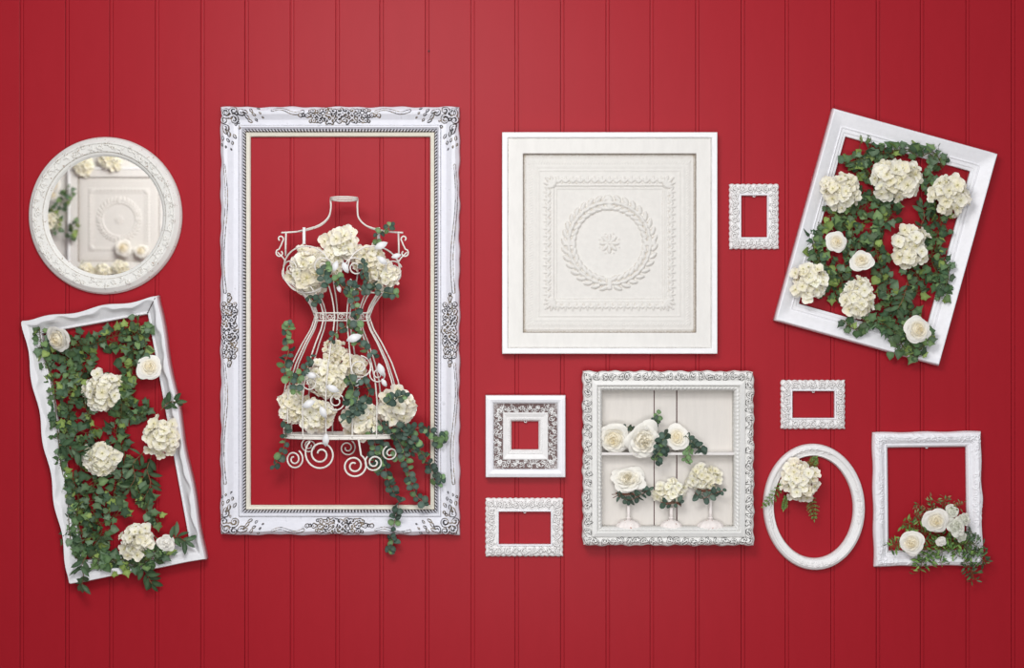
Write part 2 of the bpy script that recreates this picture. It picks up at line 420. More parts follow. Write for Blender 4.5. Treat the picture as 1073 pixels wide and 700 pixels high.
FL = {}
def rose(px, py, r, label, group, tilt=(0, 0), seed=0, d=14, n=24, messy=0.05, warm=WARM, name='rose', base=None, outer=IVORY, sy=1.0, depth=0.75, cat='flower'):
    o = thing(name, label, cat, px, py, d, 0, group, base=d - 3 if base is None else base)
    a, b_ = rose_mb(r, tilt, seed, n, messy, warm, outer, depth)
    if sy != 1.0:
        for m_ in (a, b_):
            for v_ in m_.v: v_[:, 1] *= sy
    part(o, 'outer_petals', a, 'petal'); part(o, 'inner_petals', b_, 'petal', label='warmer cream inner petals')
    return o
def hydrangea(px, py, rx, ry, label, group, seed=0, d=14, n=32, col=CREAM, rot=0, base=None, depth=0.62, fl=0.35):
    o = thing('hydrangea_bloom', label, 'flower', px, py, d, rot, group, base=d - 2 if base is None else base)
    a, b_, g = hydrangea_mb(rx, ry, seed, n, 4, col, depth, fl)
    part(o, 'petals', a, 'petal'); part(o, 'floret_centres', b_, 'petal'); part(o, 'flower_core', g, 'stem')
    return o

def blade(outline, centre_y, fold, droop, nr=1):
    """leaf blade: rim points + midrib centre, folded along the midrib"""
    pts = [(x, y, fold * abs(x) - droop * y * y) for x, y in outline]
    v = [(0, centre_y, -droop * centre_y ** 2 - 0.02)] + pts; n = len(pts)
    return np.array(v), [(0, i + 1, (i + 1) % n + 1) for i in range(n)]
IVY = [(0, 0), (-.22, -.10), (-.42, -.02), (-.36, .18), (-.52, .38), (-.30, .52), (-.16, .68), (0, 1.0), (.16, .68), (.30, .52), (.52, .38), (.36, .18), (.42, -.02), (.22, -.10)]
IVY2 = [(0, 0), (-.3, -.06), (-.5, .2), (-.46, .45), (-.25, .7), (0, .95), (.25, .7), (.46, .45), (.5, .2), (.3, -.06)]
ROUND = [(0, 0), (-.26, .08), (-.45, .35), (-.44, .62), (-.25, .88), (0, .96), (.25, .88), (.44, .62), (.45, .35), (.26, .08)]
LAUREL = [(0, 0), (-.09, .12), (-.17, .35), (-.18, .55), (-.12, .80), (0, 1.0), (.12, .80), (.18, .55), (.17, .35), (.09, .12)]
NARROW = [(0, 0), (-.09, .2), (-.13, .5), (-.08, .8), (0, 1.0), (.08, .8), (.13, .5), (.09, .2)]
SHAPES = {'ivy': (IVY, .35), 'ivy2': (IVY2, .4), 'round': (ROUND, .5), 'laurel': (LAUREL, .5), 'narrow': (NARROW, .5)}
PAL_IVY = [(0.050, 0.098, 0.038), (0.032, 0.066, 0.030), (0.075, 0.135, 0.055), (0.11, 0.18, 0.065), (0.042, 0.085, 0.042), (0.17, 0.24, 0.06), (0.095, 0.15, 0.085), (0.06, 0.10, 0.045)]
PAL_EUC = [(0.055, 0.095, 0.072), (0.045, 0.085, 0.060), (0.075, 0.115, 0.085), (0.14, 0.24, 0.095), (0.16, 0.27, 0.12), (0.05, 0.09, 0.07)]
PAL_LAU = [(0.055, 0.105, 0.045), (0.045, 0.090, 0.040), (0.080, 0.130, 0.065)]
PAL_FERN = [(0.13, 0.24, 0.05), (0.09, 0.17, 0.045), (0.17, 0.28, 0.07)]
PAL_ROS = [(0.14, 0.27, 0.06), (0.19, 0.33, 0.08), (0.08, 0.16, 0.05), (0.17, 0.23, 0.09), (0.24, 0.13, 0.06)]

PAL_IVY = [tuple(v * 1.25 for v in c) for c in PAL_IVY]
def put_leaf(mb, kind, pos, ang, size, rg, pal, lean=0.5, sx=1.0):
    """ang = direction the tip points in the picture plane"""
    ol, cy = SHAPES[kind]
    v, f = blade([(x * sx, y) for x, y in ol], cy, rg.uniform(-.1, .45), rg.uniform(-.05, .4))
    v = v * size
    tx, tz = rg.gauss(0, lean), rg.gauss(0, lean)
    cx, sx_ = math.cos(tx), math.sin(tx); v = v @ np.array([[1, 0, 0], [0, cx, -sx_], [0, sx_, cx]]).T
    cz, sz = math.cos(tz), math.sin(tz); v = v @ np.array([[cz, 0, sz], [0, 1, 0], [-sz, 0, cz]]).T
    a = ang - math.pi / 2; ca, sa = math.cos(a), math.sin(a); v = v @ np.array([[ca, -sa, 0], [sa, ca, 0], [0, 0, 1]]).T
    c = np.array(rg.choice(pal)) * rg.uniform(0.75, 1.25); C = np.tile(c, (len(v), 1)); C[0] = np.minimum(1, c * 1.5 + 0.015)
    mb.add(v + pos, f, C)

def smooth_path(pts, n=12):
    pts = np.asarray(pts, float)
    if len(pts) < 3:
        t = np.linspace(0, 1, n)[:, None]; return pts[0] * (1 - t) + pts[-1] * t
    q = np.vstack([2 * pts[0] - pts[1], pts, 2 * pts[-1] - pts[-2]]); out = []
    for i in range(1, len(q) - 2):
        p0, p1, p2, p3 = q[i - 1:i + 3]
        for t in np.linspace(0, 1, n, endpoint=False):
            out.append(0.5 * ((2 * p1) + (-p0 + p2) * t + (2 * p0 - 5 * p1 + 4 * p2 - p3) * t * t + (-p0 + 3 * p1 - 3 * p2 + p3) * t ** 3))
    out.append(q[-2]); return np.array(out)

def greenery(name, label, cat, group, path, kind='ivy', d=12, every=2.2, size=(6, 11), spread=9, seed=0, pal=PAL_IVY, twin=False, stemcol=(0.10, 0.09, 0.03), stemr=0.45, dvar=5, lean=0.45, sx=1.0, taper=0.0, along=0.6, twigs=None, dpath=None):
    """one trailing stem with its leaves; path in picture pixels"""
    rg = random.Random(seed * 7 + 3); cx, cy = np.mean(path, 0)
    o = thing(name, label, cat, cx, cy, d, 0, group)
    loc = np.array([(p[0] - cx, -(p[1] - cy)) for p in path], float)
    P2 = smooth_path(loc); L = np.concatenate([[0], np.cumsum(np.linalg.norm(np.diff(P2, axis=0), axis=1))])
    dd = d + dvar * 0.5 * np.sin(L / 17.0 + seed)
    if dpath is not None: dd = np.interp(L, np.linspace(0, L[-1], len(dpath)), dpath)
    P = np.column_stack([P2, dd]); ml, ms = MB(), MB()
    ms.tube(P, stemr, 5, stemcol)
    q = every * 0.6
    while q < L[-1] + 0.5:
        i = [np.interp(q, L, P[:, k]) for k in range(3)]; j = [np.interp(min(L[-1], q + 1.5), L, P[:, k]) for k in range(3)]
        i0 = [np.interp(max(0, q - 1.5), L, P[:, k]) for k in range(3)]
        ta = math.atan2(j[1] - i0[1], j[0] - i0[0]); fr = q / L[-1]
        s_ = rg.uniform(*size) * (1 - taper * fr)
        sides = (1, -1) if twin else (rg.choice((1, -1)),)
        for sd in sides:
            an = ta + sd * rg.uniform(along * 0.7, along * 1.5)
            off = abs(rg.gauss(0, spread * 0.6)) if spread else 0
            if not twin: an2 = ta + sd * rg.uniform(0.7, 2.2)
            else: an2 = an
            b_ = np.array([i[0] + off * math.cos(an2), i[1] + off * math.sin(an2), i[2] + rg.uniform(-dvar, dvar) * 0.6])
            b_[2] = max(2.0, b_[2])
            if off > 2: ms.tube(np.array([i, (np.array(i) + b_) / 2 + [0, 0, 1], b_]), stemr * 0.6, 4, stemcol, False)
            if not twin: an = an2 + rg.uniform(-.8, .8)
            put_leaf(ml, kind if rg.random() > .35 or kind != 'ivy' else 'ivy2', b_, an, s_, rg, pal, lean, sx)
        q += every * rg.uniform(0.7, 1.3)
    if twin: put_leaf(ml, kind, P[-1], ta, size[0], rg, pal, lean, sx)
    for v_ in ml.v: v_[:, 2] = np.maximum(v_[:, 2], 0.6)
    part(o, 'stem', ms, 'stem'); part(o, 'leaves', ml, 'leaf')
    return o

# ------------------------------------------------------------------ 1 large ornate frame
def scroll_cluster(rel, x, y, sx, sy, k=1.0, h=3.0):
    """corner cartouche: shell scrolls at the corner, acanthus running out along both sides"""
    def T(a, b): return (x + sx * a * k, y + sy * b * k)
    for a, b, r0, r1, a0, tn in ((7, 7, 5.6, 1.4, .6, 1.25), (15, 5, 4.0, 1.0, 2.2, 1.1), (5, 15, 4.0, 1.0, 5.0, -1.1), (15, 14, 4.6, 1.3, 3.6, 1.2), (23, 6, 3.0, .9, 1.0, 1.0), (6, 23, 3.0, .9, .5, -1.0)):
        c = T(a, b); ang = a0 if sx > 0 else math.pi - a0
        rel.spiral(c[0], c[1], r0 * k, r1 * k, ang * sy, tn * sx * sy, (1.0 * k, .6 * k), h)
        rel.stamp(c[0], c[1], 1.3 * k, h)
    for i in range(9):      # small leaves trailing away from the corner
        a = 25 + i * 2.4; off = 5 + (i % 3) * 5.2 - i * 0.5
        for (u, v, th) in ((a, off, .5), (off, a, 1.07)):
            c = T(u, v); an = math.atan2(sy * math.sin(th + .4 * (i % 2)), sx * math.cos(th + .4 * (i % 2)))
            rel.leaf(c[0], c[1], an, (4.6 - i * .33) * k, (1.1 - i * .07) * k, h * (.9 - i * .05))
    for i in range(12):
        c = T(R.uniform(1.5, 24), R.uniform(1.5, 24)); rel.stamp(c[0], c[1], R.uniform(.6, 1.1) * k, h * .8, 2.2)

def big_frame():
    W, H = 251, 449.5
    o = thing('ornate_picture_frame', 'tallest ornate shabby white picture frame with cream liner, around the wire dress form', 'picture frame', 356, 336.2, 9)
    rel = Relief(W + 6, H + 6, 0.4); hx, hy = W / 2, H / 2; rel.spread = 2.15
    for sx in (1, -1):
        for sy in (1, -1): scroll_cluster(rel, -sx * hx, -sy * hy, sx, sy)
    def run(cx, cy, horiz, sgn, n=9):     # mid-rail ornament
        for i in range(-n, n + 1):
            f = 1 - abs(i) / (n + 3); u = i * 3.4
            for w_ in (5, 10, 15):
                if abs(i) > n - (w_ != 10) * 3: continue
                px_, py_ = (cx + u, cy - sgn * w_) if horiz else (cx - sgn * w_, cy + u)
                a = R.uniform(0, 6.28)
                if i % 2 == 0: rel.spiral(px_, py_, 2.6 * f + .6, .8, a, R.choice((1, -1)) * .9, (.95, .6), 2.4)
                else: rel.leaf(px_, py_, a, 3.5 * f, 1.0, 2.2)
    run(0, hy, True, 1, 12); run(0, -hy, True, -1, 10); run(-hx, -10, False, -1, 11); run(hx, -10, False, 1, 11)
    # long shallow flutes between the ornaments
    def flute(p, horiz):
        t = np.linspace(0, 1, 24); q = []
        (xa, ya), (xb, yb) = p
        for a in t:
            w_ = 2.2 * math.sin(a * math.pi * 2)
            q.append((xa + (xb - xa) * a + (0 if horiz else w_), ya + (yb - ya) * a + (w_ if horiz else 0)))
        rel2.stroke(q, (.75, 1.1), 0.9, 0.75, 2.2)
    rel2 = Relief(W + 6, H + 6, 0.4)
    for s_ in (1, -1):
        flute(((-s_ * (hx - 5), hy - 62), (-s_ * (hx - 6), 30)), False); flute(((-s_ * (hx - 5), -45), (-s_ * (hx - 6), -hy + 55)), False)
        flute(((-hx + 55, s_ * (hy - 5)), (-38, s_ * (hy - 6))), True); flute(((38, s_ * (hy - 6)), (hx - 52, s_ * (hy - 5))), True)
    ts = [0, .04, .20, .36, .60, .80, .86, .92, 1.0]; ds = [5, 8.5, 12.5, 12.0, 8.0, 7.4, 9.4, 9.4, 6.0]
    nx, ny = 300, 540; b = 23.5
    rect = lambda i, nx=nx, ny=ny: rect_ring(-hx + i, hx - i, -hy + i, hy - i, nx, ny)
    wav = lambda L, O: 0.45 * np.sin(L / 9.0) + 0.35 * np.sin(L / 3.7)
    fr = MB()
    sw = sweep(rect(0), rect(b), ts, ds, 34, rel2, 0.8, wave=wav,
               wearf=lambda L, a, xy: np.maximum(rel.at(xy[:, 0], xy[:, 1], rel.Dm) * 0.98, 0.62 * (0.82 < a < 0.86) + 0.45 * (a < 0.03) * (np.sin(L / 13) > 0) + 0 * L))
    part(o, 'moulding', sw, 'shabby', 'wear')
    tprof = lambda X, Y: np.interp(np.minimum(hx - np.abs(X), hy - np.abs(Y)) / b, ts, ds)
    for sx in (1, -1):
        for sy in (1, -1):
            x0, x1 = sorted((-sx * (hx + .6), -sx * (hx - 48))); y0, y1 = sorted((-sy * (hy + .6), -sy * (hy - 48)))
            part(o, 'corner_ornament', patch(rel, x0, x1, y0, y1, .6, tprof, .9), 'shabby', 'wear')
    for (x0, x1, y0, y1) in ((-46, 46, hy - 22, hy), (-42, 42, -hy, -hy + 22), (-hx, -hx + 22, -52, 34), (hx - 22, hx, -52, 34)):
        part(o, 'rail_ornament', patch(rel, x0, x1, y0, y1, .6, tprof, .8), 'shabby', 'wear')
    bd = sweep(rect(b, 420, 760), rect(b + 2.8, 420, 760), [0, .2, .5, .8, 1], [6, 7.2, 7.8, 7.2, 5], 7,
               dispf=lambda L, a: 0.8 * np.sin(L * 2 * math.pi / 3.4) * math.sin(math.pi * a), wearf=lambda L, a, xy: np.clip(-np.sin(L * 2 * math.pi / 3.4) * .6 + .35 + .5 * abs(a - .5), 0, 1))
    part(o, 'beaded_strip', bd, 'bead', 'wear', label='grey beaded strip')
    ln = sweep(rect(b + 2.8, 60, 90), rect(31, 60, 90), [0, .12, .16, .7, .75, 1], [4.4, 5.6, 5.2, 4.2, 4.6, 3.2], 12,
               wearf=lambda L, a, xy: 0.6 * (a < .1) + 0 * L)
    part(o, 'inner_liner', ln, 'liner', 'wear', label='plain cream liner')
big_frame()

# ------------------------------------------------------------------ 2 round mirror
def round_mirror():
    o = thing('round_mirror', 'round wall mirror in a wide carved cream-white frame', 'mirror', 109, 225.5, 8)
    RX, RY = 80.6, 82.6
    rel = Relief(170, 170, 0.5)
    for i in range(58):
        a = 2 * math.pi * i / 58 + R.uniform(-.03, .03); rr = 70.5 + 2.2 * math.sin(i * 1.9)
        x, y = rr * math.cos(a), rr * math.sin(a) * 1.02
        if i % 2: rel.spiral(x, y, R.uniform(2, 3.2), .8, R.uniform(0, 6), R.choice((1, -1)) * .9, (.9, .5), 1.0)
        else:
            for q in range(3): rel.leaf(x, y, a + 1.57 + q * 2.1 + R.uniform(-.4, .4), 3.6, .9, 1.0)
        rel.stamp(x + R.uniform(-3, 3), y + R.uniform(-3, 3), .7, 1.0)
    fr = sweep(ell_ring(0, 0, RX, RY, 620), ell_ring(.6, -.3, 60.0, 62.2, 620), [0, .08, .30, .36, .40, .70, .76, .80, .90, 1], [3, 7, 11, 11, 10.2, 9.4, 9.2, 8.2, 7.2, 4.5], 44, rel, 1.3, wscale=.65,
               wearf=lambda L, a, xy: rel.wear(xy[:, 0], xy[:, 1], 1.0) * (0.25 + 0.45 * np.clip(np.sin(L / 5.1) * np.sin(L / 1.9) * 2, 0, 1)) + 0.45 * (0.765 < a < 0.81) + .35 * (.35 < a < .38))
    for c in fr.c: c *= 1.0
    part(o, 'carved_frame', fr, 'mirror_frame', 'wear')
    g = MB(); ring = ell_ring(.6, -.3, 60.6, 62.8, 96)
    g.add([(0, 0, 4.9)] + [(x, y, 4.9) for x, y in ring] + [(x, y, 3.5) for x, y in ring], [(0, i + 1, (i + 1) % 96 + 1) for i in range(96)] + [(i + 1, i + 97, (i + 1) % 96 + 97, (i + 1) % 96 + 1) for i in range(96)])
    part(o, 'mirror_glass', g, 'mirror', smooth=False)
round_mirror()

# ------------------------------------------------------------------ 3 ceiling tile panel
def leafring(rel, rx, n, L, wd, h, dirt=.5):
    for i in range(n):
        a = 2 * math.pi * i / n
        for off, da in ((-3.4, -.5), (0, 0.05), (3.4, .5)):
            rr = rx + off; up = math.pi / 2 * (1 if math.cos(a) > 0 else -1)     # leaves climb both sides towards the top
            rel.leaf(rr * math.cos(a + off * .01), rr * math.sin(a + off * .01), a + up * (1 if True else 0) + da * (1 if math.cos(a) > 0 else -1) * -1, L, wd, h * (1 if off == 0 else .8), dirt)
def tile_relief():
    rel = Relief(190, 196, 0.5)
    def sq(hx_, hy_, r, h, dirt):
        rel.stroke([(-hx_, -hy_), (hx_, -hy_), (hx_, hy_), (-hx_, hy_), (-hx_, -hy_)], r, h, dirt)
    sq(74, 76.5, .8, .7, .22); sq(56, 58, .9, .8, .3); sq(59, 61, .7, .7, .3); sq(88, 90.5, 1.0, .9, .3)
    for i in range(62):                     # rope edge
        t = -84 + i * 168 / 61
        for s_ in (1, -1):
            rel.stroke([(t - 1.0, s_ * 85 - 1.3), (t + 1.0, s_ * 85 + 1.3)], .7, .7, .2); rel.stroke([(s_ * 82.5 - 1.3, t - 1.0), (s_ * 82.5 + 1.3, t + 1.0)], .7, .7, .2)
    for i in range(-7, 8):                  # leaf band
        t = i * 7.7
        for s_ in (1, -1):
            for q in (-1, 1):
                rel.leaf(t, s_ * 67 - s_ * 3, math.pi / 2 * s_ + q * .75, 5.5, 1.5, 1.6, .4); rel.leaf(s_ * 65.5 - s_ * 3, t, (0 if s_ > 0 else math.pi) + q * .75, 5.5, 1.5, 1.6, .4)
            rel.leaf(t, s_ * 64, math.pi / 2 * s_, 6.5, 1.2, 1.8, .4); rel.leaf(s_ * 62.5, t, 0 if s_ > 0 else math.pi, 6.5, 1.2, 1.8, .4)
            rel.stamp(t + 3.8, s_ * 63.5, 1.0, 1.0, 1.5, .4); rel.stamp(s_ * 62, t + 3.8, 1.0, 1.0, 1.5, .4)
    for sx in (1, -1):
        for sy in (1, -1):
            an = math.atan2(sy, sx)
            for q in (-.9, -.45, 0, .45, .9): rel.leaf(sx * 58, sy * 60, an + q, 12.5 - abs(q) * 4, 1.9, 2.2, .45)
    leafring(rel, 42.5, 34, 7.0, 2.3, 3.2, .5)
    rel.stroke([(36.5 * math.cos(a), 36.5 * math.sin(a)) for a in np.linspace(0, 6.3, 80)], .8, 1.0, .3)
    for sx in (0, math.pi / 2, math.pi, 1.5 * math.pi):      # bindings of the wreath
        for q in (-1.6, 0, 1.6): rel.stroke([((37 + u) * math.cos(sx) - q * math.sin(sx), (37 + u) * math.sin(sx) + q * math.cos(sx)) for u in (0, 4, 8, 11)], .8, 3.1, .45)
    for i in range(8):
        a = i * math.pi / 4; rel.leaf(3.5 * math.cos(a), 3.5 * math.sin(a), a, 6, 2.0, 1.8, .45); rel.stamp(11 * math.cos(a + .39), 11 * math.sin(a + .39), 1.0, 1.0, 1.5, .4)
    for i in range(7): rel.stamp(2.4 * math.cos(i * .9), 2.4 * math.sin(i * .9), 1.0, 1.8, 1.5, .5)
    rel.stamp(0, 0, 1.4, 2.2, 1.5, .5)
    return rel
TILE = tile_relief()
def tile_panel(o, fine=0.75):
    ring = lambda l, n=40: rect_ring(-l[0], l[0], -l[1], l[1], n, n)
    part(o, 'outer_edge', sweep(ring((112.9, 116.2)), ring((106.8, 110.2)), [0, .1, .85, 1], [11, 12, 12, 9.4], 6), 'tile_edge', 'wear', label='bright white edge strip')
    part(o, 'flat_frame', sweep(ring((106.8, 110.2), 160), ring((90.2, 93.3), 160), [0, .04, .08, .92, .96, 1], [8.8, 9.2, 10, 9.6, 9.0, 5], 12,
         wearf=lambda L, a, xy: .30 * (a < .05) * (np.sin(L / 17) * np.sin(L / 5) > -.2) + .55 * (a > .95) + 0 * L), 'tile_frame', 'wear')
    mb = MB(); xs = np.arange(-90.2, 90.6, fine); ys = np.arange(-93.3, 93.7, fine); X, Y = np.meshgrid(xs, ys, indexing='ij')
    dome = 1.2 * np.clip((90 - np.maximum(np.abs(X), np.abs(Y) * .965)) / 5, 0, 1) - 1.2 * np.clip((59 - np.maximum(np.abs(X), np.abs(Y) * .965)) / 2.0, 0, 1)
    bead_ = 0.5 * np.clip(1 - np.abs(np.maximum(np.abs(X), np.abs(Y) * .965) - 78) / 3, 0, 1)
    Z = 4.5 + dome + bead_ + 0.95 * TILE.at(X, Y); Wv = TILE.wear(X, Y, 2.2)
    edge = np.clip(1 - (90.2 - np.abs(X)) / 3.5, 0, 1) * .55 + np.clip(1 - (93.3 - np.abs(Y)) / 3.5, 0, 1) * .45
    Wv = np.maximum(Wv, edge)
    mb.grid(np.stack([X, Y, Z], 2), np.repeat(Wv[:, :, None], 3, 2))
    part(o, 'pressed_tile', mb, 'plaster', 'wear')
o = thing('ceiling_tile_panel', 'square cream pressed ceiling tile with a leaf wreath relief in a flat white frame', 'wall panel', 639, 254.6, 12)
tile_panel(o)

# ------------------------------------------------------------------ 4 small lace-carved frames
def lace_frame(label, px, py, W, H, ow, oh, ox=0, oy=0, rot=0, seed=0):
    rg = random.Random(seed)
    o = thing('small_carved_frame', label, 'picture frame', px, py, 6, rot, 'small frames carved all over with rosette swirls')
    rel = Relief(W + 6, H + 6, 0.33); bx, by = (W - ow) / 2, (H - oh) / 2
    def swirl(x, y, r):
        a = rg.uniform(0, 6.28); s_ = rg.choice((1, -1))
        rel.spiral(x, y, r, r * .25, a, s_ * 1.5, (r * .24, r * .16), 1.7, .8)
        for q in range(4): rel.leaf(x + r * 1.05 * math.cos(a + q * 1.57), y + r * 1.05 * math.sin(a + q * 1.57), a + q * 1.57 + 1.2, r * .55, r * .2, 1.4, .8)
    cx, cy = (W - bx * .9) / 2, (H - by * .9) / 2
    nx, ny = max(3, round(W / 9)), max(3, round(H / 9))
    for i in range(nx): 
        for s_ in (1, -1): swirl(-cx + 2 * cx * i / (nx - 1), s_ * cy, 3.5)
    for i in range(1, ny - 1):
        for s_ in (1, -1): swirl(s_ * cx, -cy + 2 * cy * i / (ny - 1), 3.5)
    n1, n2 = int(W / .42), int(H / .42)
    fr = sweep(rect_ring(-W / 2, W / 2, -H / 2, H / 2, n1, n2), rect_ring(-ow / 2 - 2 + ox, ow / 2 + 2 + ox, -oh / 2 - 2 + oy, oh / 2 + 2 + oy, n1, n2), [0, .12, .5, .85, 1], [2.5, 4.2, 5.2, 4.6, 4.0], 26, rel, 1.0,
               wave=lambda L, O: 0.8 * np.abs(np.sin(L * math.pi / 5.75)) - .4,
               wearf=lambda L, a, xy: rel.wear(xy[:, 0], xy[:, 1], 1.7) * .8)
    part(o, 'carved_band', fr, 'chalk', 'wear')
    lp = sweep(rect_ring(-ow / 2 - 2 + ox, ow / 2 + 2 + ox, -oh / 2 - 2 + oy, oh / 2 + 2 + oy, 20, 20), rect_ring(-ow / 2 + ox, ow / 2 + ox, -oh / 2 + oy, oh / 2 + oy, 20, 20), [0, .3, .7, 1], [4, 5.6, 5.6, 4], 6)
    part(o, 'inner_lip', lp, 'satin', 'wear')
    h_ = MB(); h_.tube([(ox - 1.2, oh / 2 + oy, 3), (ox - .8, oh / 2 + oy - 1.3, 3.2), (ox + .8, oh / 2 + oy - 1.3, 3.2), (ox + 1.2, oh / 2 + oy, 3)], .45, 6)
    part(o, 'hanging_loop', h_, 'mleaf', 'wear')
lace_frame('small upright carved white frame hung between the ceiling tile panel and the tilted ivy frame', 790.6, 226.6, 51.5, 68, 27, 43.6, 0, 0, seed=3)
lace_frame('small landscape carved white frame hung directly under the deep square frame', 549.3, 552.9, 81, 61, 54.3, 34, 0.6, -.6, seed=5)
lace_frame('small landscape carved white frame hung above the oval frame', 852.5, 424, 67, 51, 44, 28, .3, 0, seed=8)

# ------------------------------------------------------------------ 5 deep square frame with the dark filigree band
def deep_square():
    o = thing('deep_square_frame', 'deep square white frame with a dark filigree band around a small opening', 'picture frame', 550.7, 457.4, 12)
    W, H = 84, 86.3; cx, cy = -.5, .6
    rect = lambda a, n=40: rect_ring(-W / 2 + a * (1 if True else 1), W / 2 - a, -H / 2 + a, H / 2 - a, n, n)
    part(o, 'outer_rim', sweep(rect(0), rect(8.8), [0, .08, .5, .8, 1], [9, 12, 13.5, 12, 9], 10), 'satin', 'wear')
    rel = Relief(W, H, 0.22)
    for (n, q) in ((13, 0), (13, 1), (13, 2), (13, 3)):
        for i in range(n):
            t = -27 + i * 54 / (n - 1) ; off = 28.5 + (1.6 if i % 2 else -1.6)
            x, y = ((t, off), (t, -off), (off, t), (-off, t))[q]
            rel.spiral(x, y, 2.5, .5, R.uniform(0, 6), R.choice((1, -1)) * 1.3, (.42, .32), 1.2, 1)
            for k in range(9): rel.leaf(x + R.uniform(-3.4, 3.4), y + R.uniform(-3.8, 3.8), R.uniform(0, 6.3), 3.0, .38, 1.1, 1)
    bnd = sweep(rect(8.8, 250), rect(18.2, 250), [0, .2, .8, 1], [8.6, 8.2, 7.2, 7.0], 34, rel, 1.0,
                wearf=lambda L, a, xy: np.maximum(.85 * (rel.at(xy[:, 0], xy[:, 1]) < .28), 0) * (.55 + .45 * np.clip(np.cos(((L * 0 + np.minimum(np.abs(xy[:, 0]), np.abs(xy[:, 1]))) - 6) / 26 * 1.6), 0, 1)))
    part(o, 'filigree_band', bnd, 'antique', 'wear', label='dark-stained filigree band')
    ir = rect_ring(-14.2 + cx, 14.2 + cx, -14.9 + cy, 14.9 + cy, 160, 160)
    inn = sweep(rect(18.2, 160), ir, [0, .12, .2, .55, .62, .8, .9, 1], [7.2, 8.4, 8.0, 6.2, 6.6, 6.2, 5.0, 3.2], 22,
                dispf=lambda L, a: .35 * np.sin(L * 2 * math.pi / 2.4) * (.60 < a < .82), wearf=lambda L, a, xy: .5 * (.58 < a < .62) + .35 * (a > .82) * (a < .88) + 0 * L)
    part(o, 'inner_bevel', inn, 'chalk', 'wear')
    h_ = MB(); h_.tube([(-1.2, 15.4, 3), (-.8, 14.2, 3.4), (.8, 14.2, 3.4), (1.2, 15.4, 3)], .45, 6); part(o, 'hanging_loop', h_, 'mleaf', 'wear')
deep_square()

# ------------------------------------------------------------------ 6 bottom-right frame
def roses_frame():
    o = thing('carved_portrait_frame', 'white carved portrait frame with a rose and greenery cluster in its lower right corner', 'picture frame', 973.3, 523.3, 9, -0.7)
    W, H = 114, 141; hx, hy = W / 2, H / 2; rel = Relief(W + 6, H + 6, .45)
    for sx in (1, -1):
        for sy in (1, -1): scroll_cluster(rel, -sx * (hx - 1), -sy * (hy - 1), sx, sy, .62, 1.0)
    for i in range(-4, 5):
        for s_ in (1, -1):
            rel.leaf(i * 5, s_ * (hy - 5 + i % 2 * 2), (0 if i > 0 else math.pi) + R.uniform(-.8, .8), 5, 1.1, .8); rel.leaf(s_ * (hx - 5 + i % 2 * 2), i * 6, math.pi / 2 * (1 if i > 0 else -1) + R.uniform(-.8, .8), 5.5, 1.1, .8); rel.spiral(i * 5, s_ * (hy - 8), 2.4, .5, R.uniform(0, 6), .9, (.7, .4), .7); rel.spiral(s_ * (hx - 8), i * 6, 2.4, .5, R.uniform(0, 6), .9, (.7, .4), .7)
    fr = sweep(rect_ring(-hx, hx, -hy, hy, 200, 250), rect_ring(-41.2, 41.2, -54.2, 54.2, 200, 250), [0, .1, .3, .5, .75, .8, .9, 1], [4, 8.5, 10.5, 9.6, 6.6, 7.2, 6.4, 3.5], 28, rel, 1.3, wscale=.12,
               wave=lambda L, O: 1.1 * np.exp(-((O[:, 1] - 0) / 9) ** 2) * (O[:, 0] > 0) + .9 * np.exp(-((O[:, 1] + 55) / 9) ** 2) * (O[:, 0] > 0) + .4 * np.sin(L / 7), wearf=lambda L, a, xy: 0 * L + .2 * (.76 < a < .80))
    part(o, 'carved_moulding', fr, 'satin', 'wear')
    h_ = MB(); h_.tube([(-1.2, 54.6, 3), (-.8, 53.2, 3.4), (.8, 53.2, 3.4), (1.2, 54.6, 3)], .45, 6); part(o, 'hanging_loop', h_, 'mleaf', 'wear')
roses_frame()

# ------------------------------------------------------------------ 7 oval frame
def oval():
    o = thing('oval_frame', 'oval white frame with a hydrangea and ferns at its upper left', 'picture frame', 854, 531.8, 8, -3.0)
    rel = Relief(120, 145, .45)
    for a0 in (90, 0, 180, 270):
        for i in range(-3, 4):
            a = math.radians(a0 + i * (7 if a0 % 180 else 5)); x, y = 47.5 * math.cos(a), 60 * math.sin(a)
            rel.spiral(x, y, 2.4 - abs(i) * .3, .6, R.uniform(0, 6), R.choice((1, -1)), (.8, .5), 1.0, .8)
            rel.leaf(x, y, a + math.pi / 2 * (1 if i > 0 else -1), 4, 1.1, 1.0, .8)
    fr = sweep(ell_ring(0, 0, 53.4, 66.4, 520), ell_ring(-.6, -.2, 41.6, 53.6, 520), [0, .1, .3, .42, .5, .85, .9, 1], [3, 7, 9, 8.6, 7.4, 6.4, 6.8, 3], 30, rel, 1.1, wscale=.4, wearf=lambda L, a, xy: .5 * rel.wear(xy[:, 0], xy[:, 1], 1.0) + .28 * (.46 < a < .5))
    part(o, 'oval_moulding', fr, 'chalk', 'wear')
oval()

